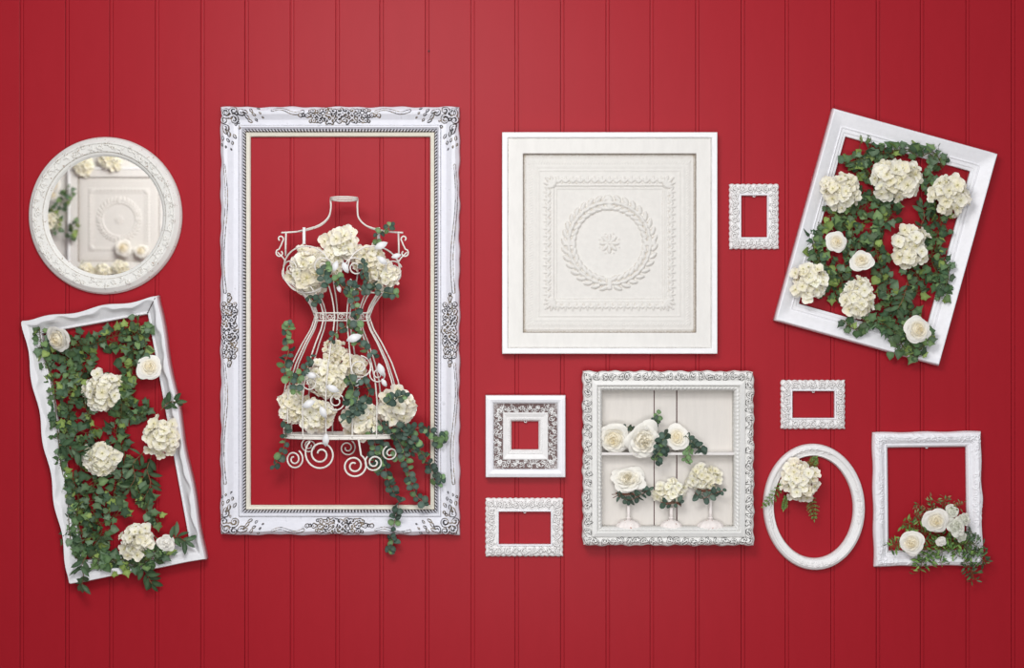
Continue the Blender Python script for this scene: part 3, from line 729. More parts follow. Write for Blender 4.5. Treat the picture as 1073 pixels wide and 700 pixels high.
# ------------------------------------------------------------------ 8 tilted frames
def tilted_left():
    o = thing('scalloped_deep_frame', 'deep whitewashed frame with wavy edges tilted to the left and overgrown with ivy', 'picture frame', 118.5, 461.2, 14, -10.4)
    W, H = 145.5, 281; hx, hy = W / 2, H / 2
    def wav(L, O):
        left = (O[:, 0] < -hx + .1); top = (O[:, 1] > hy - .1); c = np.clip(np.minimum(hx - np.abs(O[:, 0]) + hy * left * 0 + 999 * (np.abs(O[:, 0]) > hx - .1), hy - np.abs(O[:, 1]) + 999 * top) / 20, 0, 1)
        return (1.6 * np.sin(O[:, 1] / 10.5 + .6) - .8) * left + (1.5 * np.sin(O[:, 0] / 9.5) - .6) * top + (.9 * np.sin(O[:, 1] / 14)) * (O[:, 0] > hx - .1) + .4 * np.sin(O[:, 0] / 12) * (O[:, 1] < -hy + .1)
    def wavec(L, O):
        cr = np.clip(np.minimum(np.where(np.abs(O[:, 0]) > hx - .1, 99, hx - np.abs(O[:, 0])), np.where(np.abs(O[:, 1]) > hy - .1, 99, hy - np.abs(O[:, 1]))) / 14, 0, 1)
        return wav(L, O) * cr
    O = rect_ring(-hx, hx, -hy, hy, 160, 300); I = rect_ring(-hx + 17, hx - 15.5, -hy + 21, hy - 17, 160, 300)
    # a scooped moulding whose rim runs in and out in waves
    mb = MB(); ts = np.array([0, .05, .34, .42, .84, .88, .96, 1]); t = np.unique(np.concatenate([np.linspace(0, 1, 22), ts]))
    sh = 0.10 * np.sin(np.arange(len(O)) / 9.0) + .06 * np.sin(np.arange(len(O)) / 4.1)
    def disp(L, a): return 3.6 * np.sin(np.clip((a - (.30 + sh)) / .3, 0, 1) * math.pi / 2) * -1 * (a < .84) + (a >= .84) * -3.6
    fr = sweep(O, I, ts, [12, 16, 15.5, 15, 9.5, 10.8, 10.6, 5], 30, wave=wavec, dispf=disp, wearf=lambda L, a, xy: .42 * (.84 < a < .875) + .18 * (a < .02) + 0 * L)
    part(o, 'scooped_moulding', fr, 'drift', 'wear')
    j = MB()        # open mitre joint, top right corner
    j.tube([(hx - 2, hy - 2, 16.2), (hx - 8, hy - 8.5, 12.8), (hx - 14.5, hy - 15.8, 8.9)], .45, 6)
    part(o, 'mitre_gap', j, 'nail', label='dark open mitre joint')
tilted_left()
def tilted_right():
    o = thing('bevelled_portrait_frame', 'smooth white portrait frame tilted to the right with ivy and flowers across its opening', 'picture frame', 928.8, 248.3, 12, 15.5)
    W, H = 179, 231; hx, hy = W / 2, H / 2
    r = lambda a, b_, n=30: rect_ring(-hx + a, hx - a, -hy + b_, hy - b_, n, n)
    part(o, 'bevelled_moulding', sweep(r(0, 0), r(15, 17), [0, .07, .12, .6, .9, .93, 1], [10, 13.5, 14, 10.5, 8.0, 8.8, 8.4], 20, wearf=lambda L, a, xy: .2 * (a < .04) + .12 * (.89 < a < .93) + 0 * L), 'satin', 'wear')
    part(o, 'inner_slip', sweep(r(15, 17), r(21, 24), [0, .06, .5, .56, 1], [7.2, 7.6, 7.0, 6.2, 5.6], 10, wearf=lambda L, a, xy: .5 * (a < .05) + .35 * (.5 < a < .56) + 0 * L), 'satin', 'wear')
tilted_right()

# ------------------------------------------------------------------ 9 shadow box
def shadow_box():
    o = thing('shadow_box', 'deep white shadow box with a carved front frame, holding one shelf', 'shadow box', 700.9, 480.8, 22)
    W, H = 179, 182.6; hx, hy = W / 2, H / 2
    rel = Relief(W + 6, H + 6, .4); rel.spread = 1.9
    for q in range(4):
        n = 21
        for i in range(n):
            t = -hx + 5 + i * (W - 10) / (n - 1); off = hx - 4.6 + R.uniform(-.4, .4)
            x, y = ((t, off + 1.5), (t, -off - 1.5), (off, t), (-off, t))[q]
            rel.spiral(x, y, 3.6, .7, R.uniform(0, 6), R.choice((1, -1)) * 1.1, (.7, .45), 1.9, 1); rel.leaf(x, y, R.uniform(0, 6.3), 4.5, 1.0, 1.8, .9); rel.leaf(x, y, R.uniform(0, 6.3), 4, .9, 1.6, .9)
    O = rect_ring(-hx, hx, -hy, hy, 330, 330); mid = rect_ring(-hx + 15.5, hx - 15.5, -hy + 15.5, hy - 15.5, 330, 330); I = rect_ring(-hx + 19.6, hx - 20.1, -hy + 19, hy - 19.8, 330, 330)
    part(o, 'carved_moulding', sweep(O, mid, [0, .08, .3, .5, .56, .62, .9, 1], [17, 20, 22.5, 21, 19.6, 21.5, 23.5, 21], 34, rel, .9, wave=lambda L, O: .9 * np.sin(L / 3.1) * np.sin(L / 7.7) + .3,
         wearf=lambda L, a, xy: rel.wear(xy[:, 0], xy[:, 1], 1.9) * (a < .56) * np.where(np.abs(xy[:, 0]) > hx - 10, 1.0, .75) + .3 * (.54 < a < .6)), 'box', 'wear')
    part(o, 'rope_trim', sweep(mid, I, [0, .3, .6, 1], [20, 21.4, 20.6, 17], 9, dispf=lambda L, a: .5 * np.sin(L * 2 * math.pi / 4.2 + a * 3) * (0.1 < a < .95), wearf=lambda L, a, xy: np.clip(-.25 * np.sin(L * 2 * math.pi / 4.2 + a * 3), 0, 1)), 'box', 'wear')
    x0, x1, y0, y1 = -hx + 17, hx - 17.5, -hy + 16.5, hy - 17.2
    for nm, b in (('side_board', (x0 - 3, x0, y0 - 3, y1 + 3)), ('side_board', (x1, x1 + 3, y0 - 3, y1 + 3)), ('top_board', (x0, x1, y1, y1 + 3)), ('bottom_board', (x0, x1, y0 - 3, y0))):
        m_ = MB(); m_.box(*b, 0.3, 19.5); part(o, nm, m_, 'box', 'wear', smooth=False)
    for a, b in ((x0, -13.9), (-12.9, 9.9), (11.2, x1)):
        m_ = MB(); m_.box(a, b, y0, y1, 0.8, 2.4, (0, 0, 0), .25); part(o, 'back_board', m_, 'board', 'wear', smooth=False)
    m_ = MB(); m_.box(x0, x1, y0, y1, 0.2, 0.6); part(o, 'dark_backing', m_, 'nail', smooth=False, label='dark backing seen in the gaps between boards')
    m_ = MB(); m_.box(x0, x1, 3.4, 6.0, 2.5, 17, (0, 0, 0), .3); part(o, 'shelf', m_, 'shelf', 'wear', smooth=False)
shadow_box()

# ------------------------------------------------------------------ 10 wire dress form
def dress_form():
    o = thing('wire_dress_form', 'white wirework dress form with scrolled shoulders and skirt, hung inside the tallest frame', 'dress form', 358, 340, 40)
    dc = 36
    ys = np.array([-60, 64, 97, 65, 50, 40, 30, 20, 8, -5, -20, -40, -60, -80, -118])
    prof_y = np.array([97, 82, 65, 50, 40, 30, 20, 8, -5, -20, -40, -60, -80, -118]); prof_a = np.array([60, 60, 61, 58, 50, 40, 33, 28.5, 33, 42, 52, 59, 62, 61])
    def A(y): return np.interp(-np.asarray(y, float), -prof_y, prof_a)
    def pt(y, th): 
        a = A(y); return np.array([a * math.sin(th), y, dc + a * .46 * math.cos(th)])
    def front(x, y, lift=1.0):
        a = float(A(y)); u = min(.985, abs(x) / a); return (x, y, dc + a * .46 * math.sqrt(1 - u * u) + lift)
    n = MB()
    for yy, r_ in ((133, 14.2), (131, 14.0)): n.tube([(r_ * math.cos(t) + 2, yy, dc + r_ * .9 * math.sin(t)) for t in np.linspace(0, 2 * math.pi, 33)], .85, 7)
    part(o, 'neck_ring', n, 'wire', 'wear')
    for s_ in (-1, 1):
        m_ = MB(); m_.tube(smooth_path([(s_ * 14.2 + 2, 132, dc), (s_ * 14 + 2, 122, dc), (s_ * 16 + 1.5, 112, dc), (s_ * 24 + 1, 104, dc), (s_ * 36, 99.5, dc), (s_ * 48, 97.5, dc), (s_ * 64, 96.5, dc)], 8), .95, 7)
        m_.tube(smooth_path([(s_ * 14.2 + 2, 132, dc), (s_ * 14 + 2, 122, dc), (s_ * 16 + 1.5, 112, dc + 4), (s_ * 24 + 1, 104, dc + 9), (s_ * 36, 100, dc + 6), (s_ * 48, 97.5, dc)], 8), .8, 7)
        part(o, 'shoulder_wire', m_, 'wire', 'wear')
        m_ = MB(); q = [(s_ * 59, 97, dc), (s_ * 59.5, 82, dc), (s_ * 59.5, 72, dc)]; m_.tube(q, 1.0, 7)
        th = np.linspace(0, 1, 22)
        m_.tube([(s_ * (65 + 3.4 * (1 - .55 * t) * math.cos(-1.2 + 5.2 * (1 - t))), 90 + 3.6 * (1 - .55 * t) * math.sin(-1.2 + 5.2 * (1 - t)), dc) for t in th[::-1]] + [(s_ * 64, 84, dc), (s_ * 66.5, 79, dc)] +
                [(s_ * (65.5 + 4.4 * (1 - .5 * t) * math.cos(.9 - 5.0 * t)), 75 + 4.4 * (1 - .5 * t) * math.sin(.9 - 5.0 * t), dc) for t in th], .85, 7)
        m_.tube(smooth_path([(s_ * 68, 76, dc), (s_ * 62, 70, dc), (s_ * 59.5, 66, dc)], 5), .8, 6)
        part(o, 'arm_scroll', m_, 'wire', 'wear')
        m_ = MB(); m_.box(s_ * 39 - 1.5, s_ * 39 + 1.5, 84, 101.5, dc + 7, dc + 8.4, (0, 0, 0), .3); part(o, 'shoulder_strap', m_, 'mleaf', 'wear', smooth=False)
        # bust cup: big loop and two inner spirals
        m_ = MB(); cx = s_ * 35; c = [(cx + 26 * math.cos(t) * s_, 57 + 24 * math.sin(t)) for t in np.linspace(-2.7, 3.3, 50)]
        m_.tube([front(x, y) for x, y in c], .85, 7)
        for (sx_, sy_, r0, a0, tn) in ((17, 59, 11, 3.2, -1.6), (52 if s_ < 0 else 54, 58, 9, 0.2, 1.4)):
            t = np.linspace(0, 1, 44); m_.tube([front(s_ * (sx_ + (r0 - (r0 - 2) * q_) * math.cos(a0 + tn * 2 * math.pi * q_)), sy_ + (r0 - (r0 - 2) * q_) * math.sin(a0 + tn * 2 * math.pi * q_), 1.6) for q_ in t], .8, 6)
        m_.tube([front(s_ * x, y) for x, y in smooth_path([(59, 68), (61.5, 50), (52, 42), (38, 30), (28.5, 12)], 8)], .8, 6)
        m_.tube([front(s_ * x, y, 3) for x, y in smooth_path([(61.5, 57), (61, 50), (52, 38), (42, 33)], 8)], .7, 6)
        part(o, 'bust_cup', m_, 'wire', 'wear')
    for i in range(14):
        th = 2 * math.pi * (i + .5) / 14; fr_ = math.cos(th) > -.05; top = 40 if fr_ else 60
        yy = np.linspace(top, -118, 46); m_ = MB(); m_.tube([pt(y, th) for y in yy], .8, 6)
        part(o, 'rib', m_, 'wire', 'wear')
    for nm, yl, rr in (('waist_band', (12, 4), .75), ('hem_ring', (-115, -118.5), .9)):
        m_ = MB()
        for y in yl: m_.tube([pt(y, t) for t in np.linspace(0, 2 * math.pi, 60)], rr, 6)
        if nm == 'waist_band':
            for i in range(16):
                th = 2 * math.pi * i / 16; c0 = pt(8, th); s2 = (-1) ** i
                m_.tube([pt(8 + (3.6 - 2.4 * q_) * math.sin(s2 * 7 * q_), th + (3.6 - 2.4 * q_) * math.cos(7 * q_) / 28) + [0, 0, .8] for q_ in np.linspace(0, 1, 16)], .55, 5)
        else:
            m_.grid(np.array([[pt(-115, t), pt(-118.5, t)] for t in np.linspace(0, 2 * math.pi, 48)]), (0, 0, 0))
        part(o, nm, m_, 'wire', 'wear')
    def scroll(x, y, r0, r1, a0, tn, rr=.85, lift=1.0, nm='skirt_scroll', join=None, back=False):
        m_ = MB(); t = np.linspace(0, 1, 56); P = []
        for q_ in t:
            r_ = r0 + (r1 - r0) * q_; a = a0 + tn * 2 * math.pi * q_; X_, Y_ = x + r_ * math.cos(a), y + r_ * math.sin(a)
            f = front(X_, max(Y_, -118), lift); P.append((X_, Y_, f[2] if not back else 2 * dc - f[2]))
        if join: P = [join(P[0])] + P if not isinstance(join, tuple) else [(join[0], join[1], P[0][2])] + P
        m_.tube(P, rr, 7); part(o, nm, m_, 'wire', 'wear')
    # base scrolls under the hem
    scroll(-19, -134, 17, 3.2, 2.3, 2.1, 1.0, nm='base_scroll'); scroll(-48, -140, 10.5, 2.2, 1.0, -1.9, .9, nm='base_scroll')
    scroll(15.6, -146, 13, 2.6, 1.0, -2.0, 1.0, nm='base_scroll', join=(20, -118)); scroll(36, -143, 9.5, 2, 2.4, 1.8, .9, nm='base_scroll')
    scroll(-38, -129, 8, 2, 2.2, 1.7, .8, nm='base_scroll', back=True); scroll(2, -132, 9, 2, 1, -1.7, .8, nm='base_scroll', back=True); scroll(52, -134, 8, 2, 2, 1.5, .8, nm='base_scroll')
    # scrolls on the skirt front
    scroll(-2.3, -79, 10, 2, -2.5, 1.7, .75, 3); scroll(21, -45, 12.5, 2.2, 1.5, -1.7, .75, 3); scroll(40, -52, 9, 2, 2.5, 1.6, .7, 3); scroll(-30, -60, 11, 2, .5, 1.6, .75, 3)
    # white pressed-metal leaves
    def mleaf(px, py, ang, L, d):
        m_ = MB(); v, f = blade([(x * 1.35, y) for x, y in LAUREL], .5, .28, .12); v = v * L; a = math.radians(ang) - math.pi / 2; ca, sa = math.cos(a), math.sin(a)
        v = v @ np.array([[ca, -sa, 0], [sa, ca, 0], [0, 0, 1]]).T; w = v.copy(); w[:, 2] -= .5; k_ = len(v)
        pos = np.array([px - 358, 340 - py, d]); m_.add(v + pos, f, (0, 0, 0)); m_.add(w + pos, [tuple(reversed(q_)) for q_ in f], (0, 0, 0))
        m_.f += [(i + 1, i + 1 + k_, (i + 1) % (k_ - 1) + 1 + k_, (i + 1) % (k_ - 1) + 1) for i in range(k_ - 1)]
        part(o, 'metal_leaf', m_, 'mleaf', 'wear')
    for a in ((395, 262, 25, 15, 68), (398, 270, -40, 13, 70), (412, 271, 15, 11, 66), (354, 286, 75, 12, 74), (363, 276, -65, 13, 75), (357, 299, -70, 9, 70),
              (366, 357, 20, 17, 68), (399, 380, -70, 15, 66), (402, 396, -60, 10, 64), (346, 403, -25, 15, 74), (321, 425, 25, 15, 72), (340, 424, -65, 14, 74), (346, 452, -95, 14, 72), (336, 394, 165, 12, 72), (376, 404, 60, 10, 72)):
        mleaf(*a)
dress_form()

# ------------------------------------------------------------------ 11 ivy, branches, fern
GL = 'ivy strands in the frame tilted to the left'; GR = 'ivy strands in the frame tilted to the right'
def ivy(label, group, path, seed, n=0, **kw):
    a = dict(kind='ivy', d=9, every=1.55, size=(6.5, 11), spread=8.5, seed=seed, pal=PAL_IVY); a.update(kw)
    return greenery('ivy_strand', label, 'ivy', group, path, **a)
ivy('ivy strand trailing down the left side of the wavy-edged frame', GL, [(42, 344), (46, 372), (55, 400), (58, 430), (62, 460), (64, 490), (70, 520), (74, 560), (80, 585)], 1, spread=6, every=1.9)
ivy('ivy strand draped along the top inside the wavy-edged frame', GL, [(50, 366), (74, 362), (98, 360), (122, 352), (140, 352), (152, 340)], 2, d=10, spread=10, every=1.3)
ivy('ivy strand under the left rose of the wavy-edged frame, falling beside the upper hydrangea', GL, [(58, 360), (70, 376), (72, 398), (74, 414), (72, 438), (70, 458)], 3, spread=7)
ivy('ivy strand between the two central hydrangeas of the wavy-edged frame', GL, [(94, 372), (86, 392), (90, 425), (96, 440), (92, 460), (82, 476), (86, 500)], 4, every=1.6)
ivy('ivy strand falling between the right rose and right hydrangea of the wavy-edged frame', GL, [(136, 352), (140, 376), (136, 400), (128, 418), (146, 436), (156, 428)], 5, every=1.35)
ivy('ivy strand to the right of the central hydrangeas in the wavy-edged frame', GL, [(124, 395), (128, 430), (122, 455), (130, 478), (126, 500), (120, 520), (130, 540)], 6, every=1.35)
ivy('ivy strand below the lowest left hydrangea of the wavy-edged frame', GL, [(96, 498), (104, 515), (98, 535), (106, 555), (98, 575), (112, 590)], 7, every=1.25, spread=10)
ivy('ivy strand filling the lower left of the wavy-edged frame', GL, [(76, 500), (82, 520), (80, 545), (88, 565), (98, 580)], 8, every=1.5)
ivy('ivy strand sprawling over the bottom rail of the wavy-edged frame', GL, [(96, 582), (112, 590), (126, 586), (140, 592), (156, 586), (166, 578)], 9, d=20, every=1.3, spread=7)
ivy('short ivy strand with an uppermost leaf on the top right corner of the wavy-edged frame', GL, [(142, 330), (146, 345), (152, 360), (148, 380)], 10, d=18, every=3, spread=3)
ivy('ivy strand below the drooping long-leaved branches of the wavy-edged frame', GL, [(140, 498), (146, 515), (156, 524), (154, 536), (166, 545)], 12, every=2.0, spread=6)
ivy('ivy strand bunched beneath the smallest rose of the wavy-edged frame', GL, [(150, 584), (162, 578), (172, 574), (178, 582)], 13, d=19, every=2.0, spread=5)
GB = 'leafy branches in the frame tilted to the left'
def branch(label, path, seed, group=GB, **kw):
    a = dict(kind='laurel', d=19, every=5.5, size=(12, 16), spread=0, seed=seed, pal=PAL_LAU, twin=True, stemcol=(0.22, 0.12, 0.06), along=.75, sx=1.05); a.update(kw)
    return greenery('leafy_branch', label, 'branch', group, path, **a)
branch('long-leaved branch hanging past the bottom left corner of the wavy-edged frame', [(90, 584), (86, 594), (88, 603), (86, 613)], 1)
branch('long-leaved branch reaching right over the lower right corner of the wavy-edged frame', [(178, 565), (186, 562), (194, 567)], 2, every=4.5)
branch('long-leaved branch poking downward below the hydrangea of the bottom rail', [(144, 588), (152, 600), (158, 612)], 3)
branch('small long-leaved branch pointing right above the right-hand hydrangea of the wavy-edged frame', [(168, 430), (176, 422), (184, 421)], 4, every=4)
branch('drooping long-leaved branch below the right-hand hydrangea of the wavy-edged frame', [(158, 478), (154, 492), (158, 508), (150, 524)], 5, d=11)
branch('drooping long-leaved branch left of the one under the right-hand hydrangea', [(150, 474), (140, 486), (142, 500), (136, 512)], 6, d=10)
branch('long-leaved branch beside the left end of the lowest central hydrangea', [(62, 466), (74, 468), (84, 474)], 7, d=17)

ivy('ivy strand arching along the top edge of the frame tilted right', GR, [(884, 172), (902, 166), (912, 155), (928, 160), (948, 156), (962, 164), (978, 160), (988, 176)], 21, d=10, every=1.4)
ivy('ivy strand between the two upper left hydrangeas of the frame tilted right', GR, [(896, 168), (912, 182), (916, 200), (906, 216), (890, 224), (868, 226)], 22, d=9, every=1.3)
ivy('ivy strand down the left inside of the frame tilted right, past the upper rose', GR, [(858, 232), (852, 254), (858, 272), (874, 284), (882, 296), (868, 312)], 23, d=9, every=1.2, spread=9)
ivy('ivy strand under the topmost hydrangea of the frame tilted right', GR, [(918, 206), (934, 218), (928, 232), (912, 240), (914, 258)], 24, d=8, every=1.2, spread=9)
ivy('ivy strand down the middle of the frame tilted right, beside the middle hydrangea', GR, [(916, 250), (920, 276), (926, 296), (934, 312), (936, 330), (940, 350), (948, 366), (958, 374)], 25, d=13, every=1.25, spread=10)
ivy('ivy strand falling down the right inside of the frame tilted right', GR, [(966, 180), (978, 206), (986, 230), (980, 252), (976, 272), (984, 292), (990, 308)], 26, d=9, every=1.2)
ivy('ivy strand hanging over the right rail of the frame tilted right', GR, [(984, 268), (992, 278), (994, 292), (988, 306), (984, 316)], 27, d=18, every=2.6, spread=4)
ivy('ivy strand below the middle hydrangea of the frame tilted right', GR, [(948, 280), (962, 290), (960, 310), (950, 318), (956, 334)], 28, d=9, every=1.6)
ivy('ivy strand lying over the bottom rail under the large lower hydrangea', GR, [(884, 335), (896, 345), (908, 336), (924, 338), (938, 350)], 29, d=19, every=1.7, spread=6)
ivy('ivy strand hanging from the lowest rose of the frame tilted right', GR, [(946, 340), (952, 356), (962, 366), (972, 356), (978, 348)], 30, d=19, every=2.1, spread=5)
ivy('ivy strand around the right of the upper rose in the frame tilted right', GR, [(876, 232), (892, 240), (890, 262), (884, 276), (880, 290)], 31, d=8, every=1.5, spread=7)
branch('long-leaved branch below the middle hydrangea of the frame tilted right', [(950, 296), (946, 312), (940, 324)], 32, None, d=16, size=(11, 14))
branch('long-leaved branch beside the topmost right hydrangea, above the middle hydrangea', [(962, 240), (968, 228), (966, 216)], 33, None, d=13, size=(10, 13))

# flowers on the tilted frames
h = hydrangea; g1 = 'hydrangeas in the frame tilted to the left'; g2 = 'hydrangeas in the frame tilted to the right'
h(107, 410, 20, 20, 'highest cream hydrangea in the frame tilted to the left', g1, 1, 15); h(169, 457.5, 19, 20, 'cream hydrangea lying over the right rail of the frame tilted to the left', g1, 2, 24, rot=15)
h(105.5, 481, 21, 18, 'cream hydrangea in the middle of the frame tilted to the left, beside its left ivy', g1, 3, 15); h(143, 567, 18, 19, 'lowest cream hydrangea in the frame tilted to the left', g1, 4, 22, rot=10)
g3 = 'roses in the frame tilted to the left'
rose(62.4, 354, 14.5, 'cream rose at the top left of the frame tilted to the left', g3, (-.5, -.45), 5, 24); rose(156, 385.5, 13, 'cream rose against the right rail of the frame tilted to the left', g3, (.25, .2), 6, 20); rose(173, 568.5, 9.5, 'smallest ivory rose at the lower right of the frame tilted to the left', g3, (.2, -.1), 7, 24, 16, .12, IVORY)
h(880.5, 200.6, 21, 20, 'cream hydrangea at the upper left of the frame tilted to the right', g2, 11, 20, rot=10); h(939, 188.5, 24, 22, 'largest topmost cream hydrangea of the frame tilted to the right', g2, 12, 17, n=52)
h(995.7, 204, 20, 22, 'cream hydrangea at the upper right of the frame tilted to the right', g2, 13, 22); h(953.3, 257.8, 21, 22, 'cream hydrangea in the middle of the frame tilted to the right', g2, 14, 16)
h(848.4, 295.5, 20, 18, 'cream hydrangea over the left rail of the frame tilted to the right', g2, 15, 22, rot=20); h(899.6, 312, 17.5, 21, 'cream hydrangea just above the bottom rail of the frame tilted to the right', g2, 16, 18)
g4 = 'roses in the frame tilted to the right'
rose(876, 254, 11, 'highest ivory rose of the frame tilted to the right', g4, (.1, .1), 17, 18); rose(903.6, 275, 11.8, 'ivory rose between the upper rose and the lower hydrangea, in the frame tilted right', g4, (-.3, .5), 18, 18); rose(961, 346, 14, 'lowest cream rose of the frame tilted to the right', g4, (.15, .1), 19, 24, 28, .05)

# ------------------------------------------------------------------ 12 flowers on the dress form
g5 = 'hydrangeas on the dress form bust'; g6 = 'hydrangeas on the dress form skirt'
PALE = np.array([0.90, 0.85, 0.75]); BEI = np.array([0.86, 0.80, 0.67])
h(356, 254, 19, 17, 'topmost cream hydrangea at the neckline of the dress form', g5, 31, 66, 24, PALE, base=48, fl=.42); h(321, 282, 23, 24, 'cream hydrangea filling the left bust of the dress form', g5, 32, 60, 34, BEI, base=42, fl=.38)
h(343, 272, 16, 15, 'cream hydrangea between the neckline bloom and the left bust bloom', g5, 33, 60, 30, PALE, base=44, fl=.34); h(385, 269, 18, 15, 'cream hydrangea at the upper right bust of the dress form', g5, 34, 58, 26, BEI, base=42, fl=.40)
h(401, 287, 17, 16, 'cream hydrangea at the lower right bust of the dress form', g5, 35, 58, 30, PALE, base=42, fl=.36)
h(341, 397, 23, 23, 'round dense cream hydrangea in the upper left of the dress form skirt', g6, 36, 58, 52, CREAM, base=40, fl=.27); h(305, 426, 16, 20, 'beige hydrangea at the far left of the dress form skirt', g6, 37, 56, 34, BEI, base=38, fl=.34)
h(328, 436, 18, 17, 'cream hydrangea low on the left front of the dress form skirt', g6, 38, 64, 26, CREAM, base=46, fl=.40); h(374, 441, 19, 20, 'large-petalled cream hydrangea low in the centre of the dress form skirt', g6, 39, 66, 22, PALE, base=48, fl=.44)
h(414, 428, 21, 20, 'large-petalled cream hydrangea at the right edge of the dress form skirt', g6, 40, 62, 24, PALE, base=44, fl=.44); h(366, 385, 17, 14, 'cream hydrangea behind the spiral at the top of the dress form skirt', g6, 41, 48, 28, BEI, base=30, fl=.34)
h(350, 368, 13, 11, 'small cream hydrangea just under the waist of the dress form', g6, 42, 44, 22, BEI, base=30, fl=.36)
GE = 'eucalyptus sprigs on the dress form'
def euc(label, path, seed, group=GE, **kw):
    a = dict(kind='round', d=60, every=5.6, size=(6, 9), spread=0, seed=seed, pal=PAL_EUC, twin=True, along=1.1, stemcol=(0.20, 0.22, 0.10), stemr=.35, dvar=4, lean=.5, sx=1.05); a.update(kw)
    return greenery('eucalyptus_sprig', label, 'sprig', group, path, **a)
euc('eucalyptus sprig hanging below the centre of the bust', [(352, 285), (358, 300), (368, 308), (372, 324), (374, 342)], 1, d=72)
euc('eucalyptus sprig reaching right from the centre of the bust', [(362, 298), (376, 304), (390, 302), (402, 306), (414, 308)], 2, d=68)
euc('eucalyptus sprig under the left bust bloom', [(345, 300), (338, 290), (342, 278)], 3, d=74)
euc('dark eucalyptus sprig at the left side under the bust', [(320, 308), (328, 316), (334, 312)], 4, d=60, pal=PAL_EUC[:3])
euc('eucalyptus sprig poking above the right shoulder', [(398, 262), (394, 248), (404, 240), (410, 236)], 5, d=52, every=6, size=(5, 7))
euc('eucalyptus sprig between the right bust blooms', [(392, 300), (382, 290), (380, 276)], 6, d=76, pal=PAL_EUC[:3])
euc('eucalyptus sprig climbing left beside the skirt', [(304, 402), (298, 384), (302, 368), (300, 352), (302, 340)], 7, d=58, every=5.5)
euc('eucalyptus sprig between the left skirt blooms', [(310, 414), (312, 396), (322, 384), (326, 374)], 8, d=70)
euc('eucalyptus sprig down the middle of the skirt front', [(364, 392), (370, 408), (366, 422), (376, 430)], 9, d=76, every=4)
euc('dark eucalyptus sprig right of the middle of the skirt front', [(378, 396), (386, 410), (380, 424), (360, 440)], 10, d=74, every=4, pal=PAL_EUC[:3])
euc('eucalyptus sprig at the waist of the dress form', [(376, 344), (372, 356), (380, 364), (392, 372)], 11, d=62)
euc('small eucalyptus sprig above the waist on the left', [(346, 360), (352, 348), (366, 340)], 12, d=58, size=(5, 7))
euc('eucalyptus sprig lying over the far right skirt bloom', [(402, 424), (412, 418), (424, 414)], 13, d=80, every=4)
euc('eucalyptus sprig trailing off the lower left of the skirt', [(300, 440), (298, 462), (292, 478), (284, 490)], 14, d=50, every=7, dpath=[58, 44, 30])
for i, (lb, pa, dp) in enumerate((
    ('eucalyptus sprig hanging below the right skirt bloom, straight down', [(398, 440), (402, 458), (400, 474), (396, 490)], [60, 48, 40]),
    ('eucalyptus sprig hanging below the right skirt bloom towards the frame', [(412, 446), (426, 452), (440, 450), (450, 456)], [62, 40, 26]),
    ('eucalyptus sprig hanging right of centre under the skirt', [(386, 450), (392, 466), (390, 484), (394, 496)], [58, 46, 36]),
    ('longest eucalyptus sprig trailing down across the bottom rail of the frame', [(404, 444), (418, 462), (424, 486), (428, 506), (434, 524), (442, 532)], [60, 36, 20]),
    ('eucalyptus sprig trailing to the right edge of the opening', [(420, 450), (434, 466), (446, 486), (452, 500)], [60, 40, 22]),
    ('eucalyptus sprig trailing over the bottom rail left of the longest one', [(400, 470), (404, 495), (410, 515), (416, 530), (412, 546), (410, 556)], [46, 30, 16]),
    ('eucalyptus sprig bunched under the right skirt bloom', [(408, 448), (416, 462), (420, 474), (412, 480)], [64, 50, 44]),
    ('eucalyptus sprig below the hem on the right', [(424, 444), (430, 458), (428, 472), (436, 478)], [60, 46, 36]),
    ('tiny eucalyptus sprig hanging below the bottom rail of the tallest frame', [(408, 560), (412, 568), (408, 577)], [14, 12, 10]),
    ('tiny eucalyptus sprig on the right rail of the tallest frame', [(452, 462), (462, 463), (466, 457)], [20, 16, 15]),
    ('small eucalyptus sprig lower on the right rail of the tallest frame', [(454, 502), (458, 506), (462, 502)], [18, 16, 15]))):
    euc(lb, pa, 30 + i, 'eucalyptus sprigs trailing from the dress form', d=pa and dp[0], every=5.4 if i < 8 else 4, dpath=dp, stemcol=(0.30, 0.16, 0.12))

# ------------------------------------------------------------------ 13 shadow box contents
g7 = 'blooms on the shadow box shelf'; g8 = 'flowers on pedestal stands in the shadow box'
rose(644.5, 459, 16, 'cream garden rose at the left end of the shadow box shelf', g7, (-.15, -.25), 51, 24, 26, .08, name='rose', base=12)
rose(675, 461.5, 18, 'largest ruffled cream peony on the shadow box shelf', g7, (.1, -.15), 52, 28, 40, .13, WARM * .5 + IVORY * .5, 'peony', base=14)
rose(710.5, 459.5, 12.5, 'small cupped cream rose at the right of the shadow box shelf', g7, (-.1, .15), 53, 24, 22, .04, base=13, sy=1.08)
GS = 'sprigs on the shadow box shelf'
euc('eucalyptus sprig standing up behind the ruffled peony', [(678, 456), (684, 446), (688, 440), (690, 434)], 61, GS, d=14, every=3.4, size=(5.5, 8))
euc('dark eucalyptus sprig left of the ruffled peony top', [(660, 452), (662, 449), (656, 447)], 62, GS, d=14, size=(4, 6), every=3, pal=PAL_EUC[:2])
euc('dark eucalyptus sprig between the peony and the small cupped rose', [(700, 452), (694, 462), (690, 468), (698, 474)], 63, GS, d=20, every=3.4, pal=PAL_EUC[:3])
euc('eucalyptus sprig drooping below the shelf under the peony', [(696, 466), (690, 474), (686, 480), (690, 484)], 64, GS, d=22, every=3.4, size=(5, 7.5))
euc('dark eucalyptus sprig right of the small cupped rose', [(718, 456), (726, 464), (732, 468), (736, 472)], 65, GS, d=18, every=3.6, pal=PAL_EUC[:3], size=(6, 9))
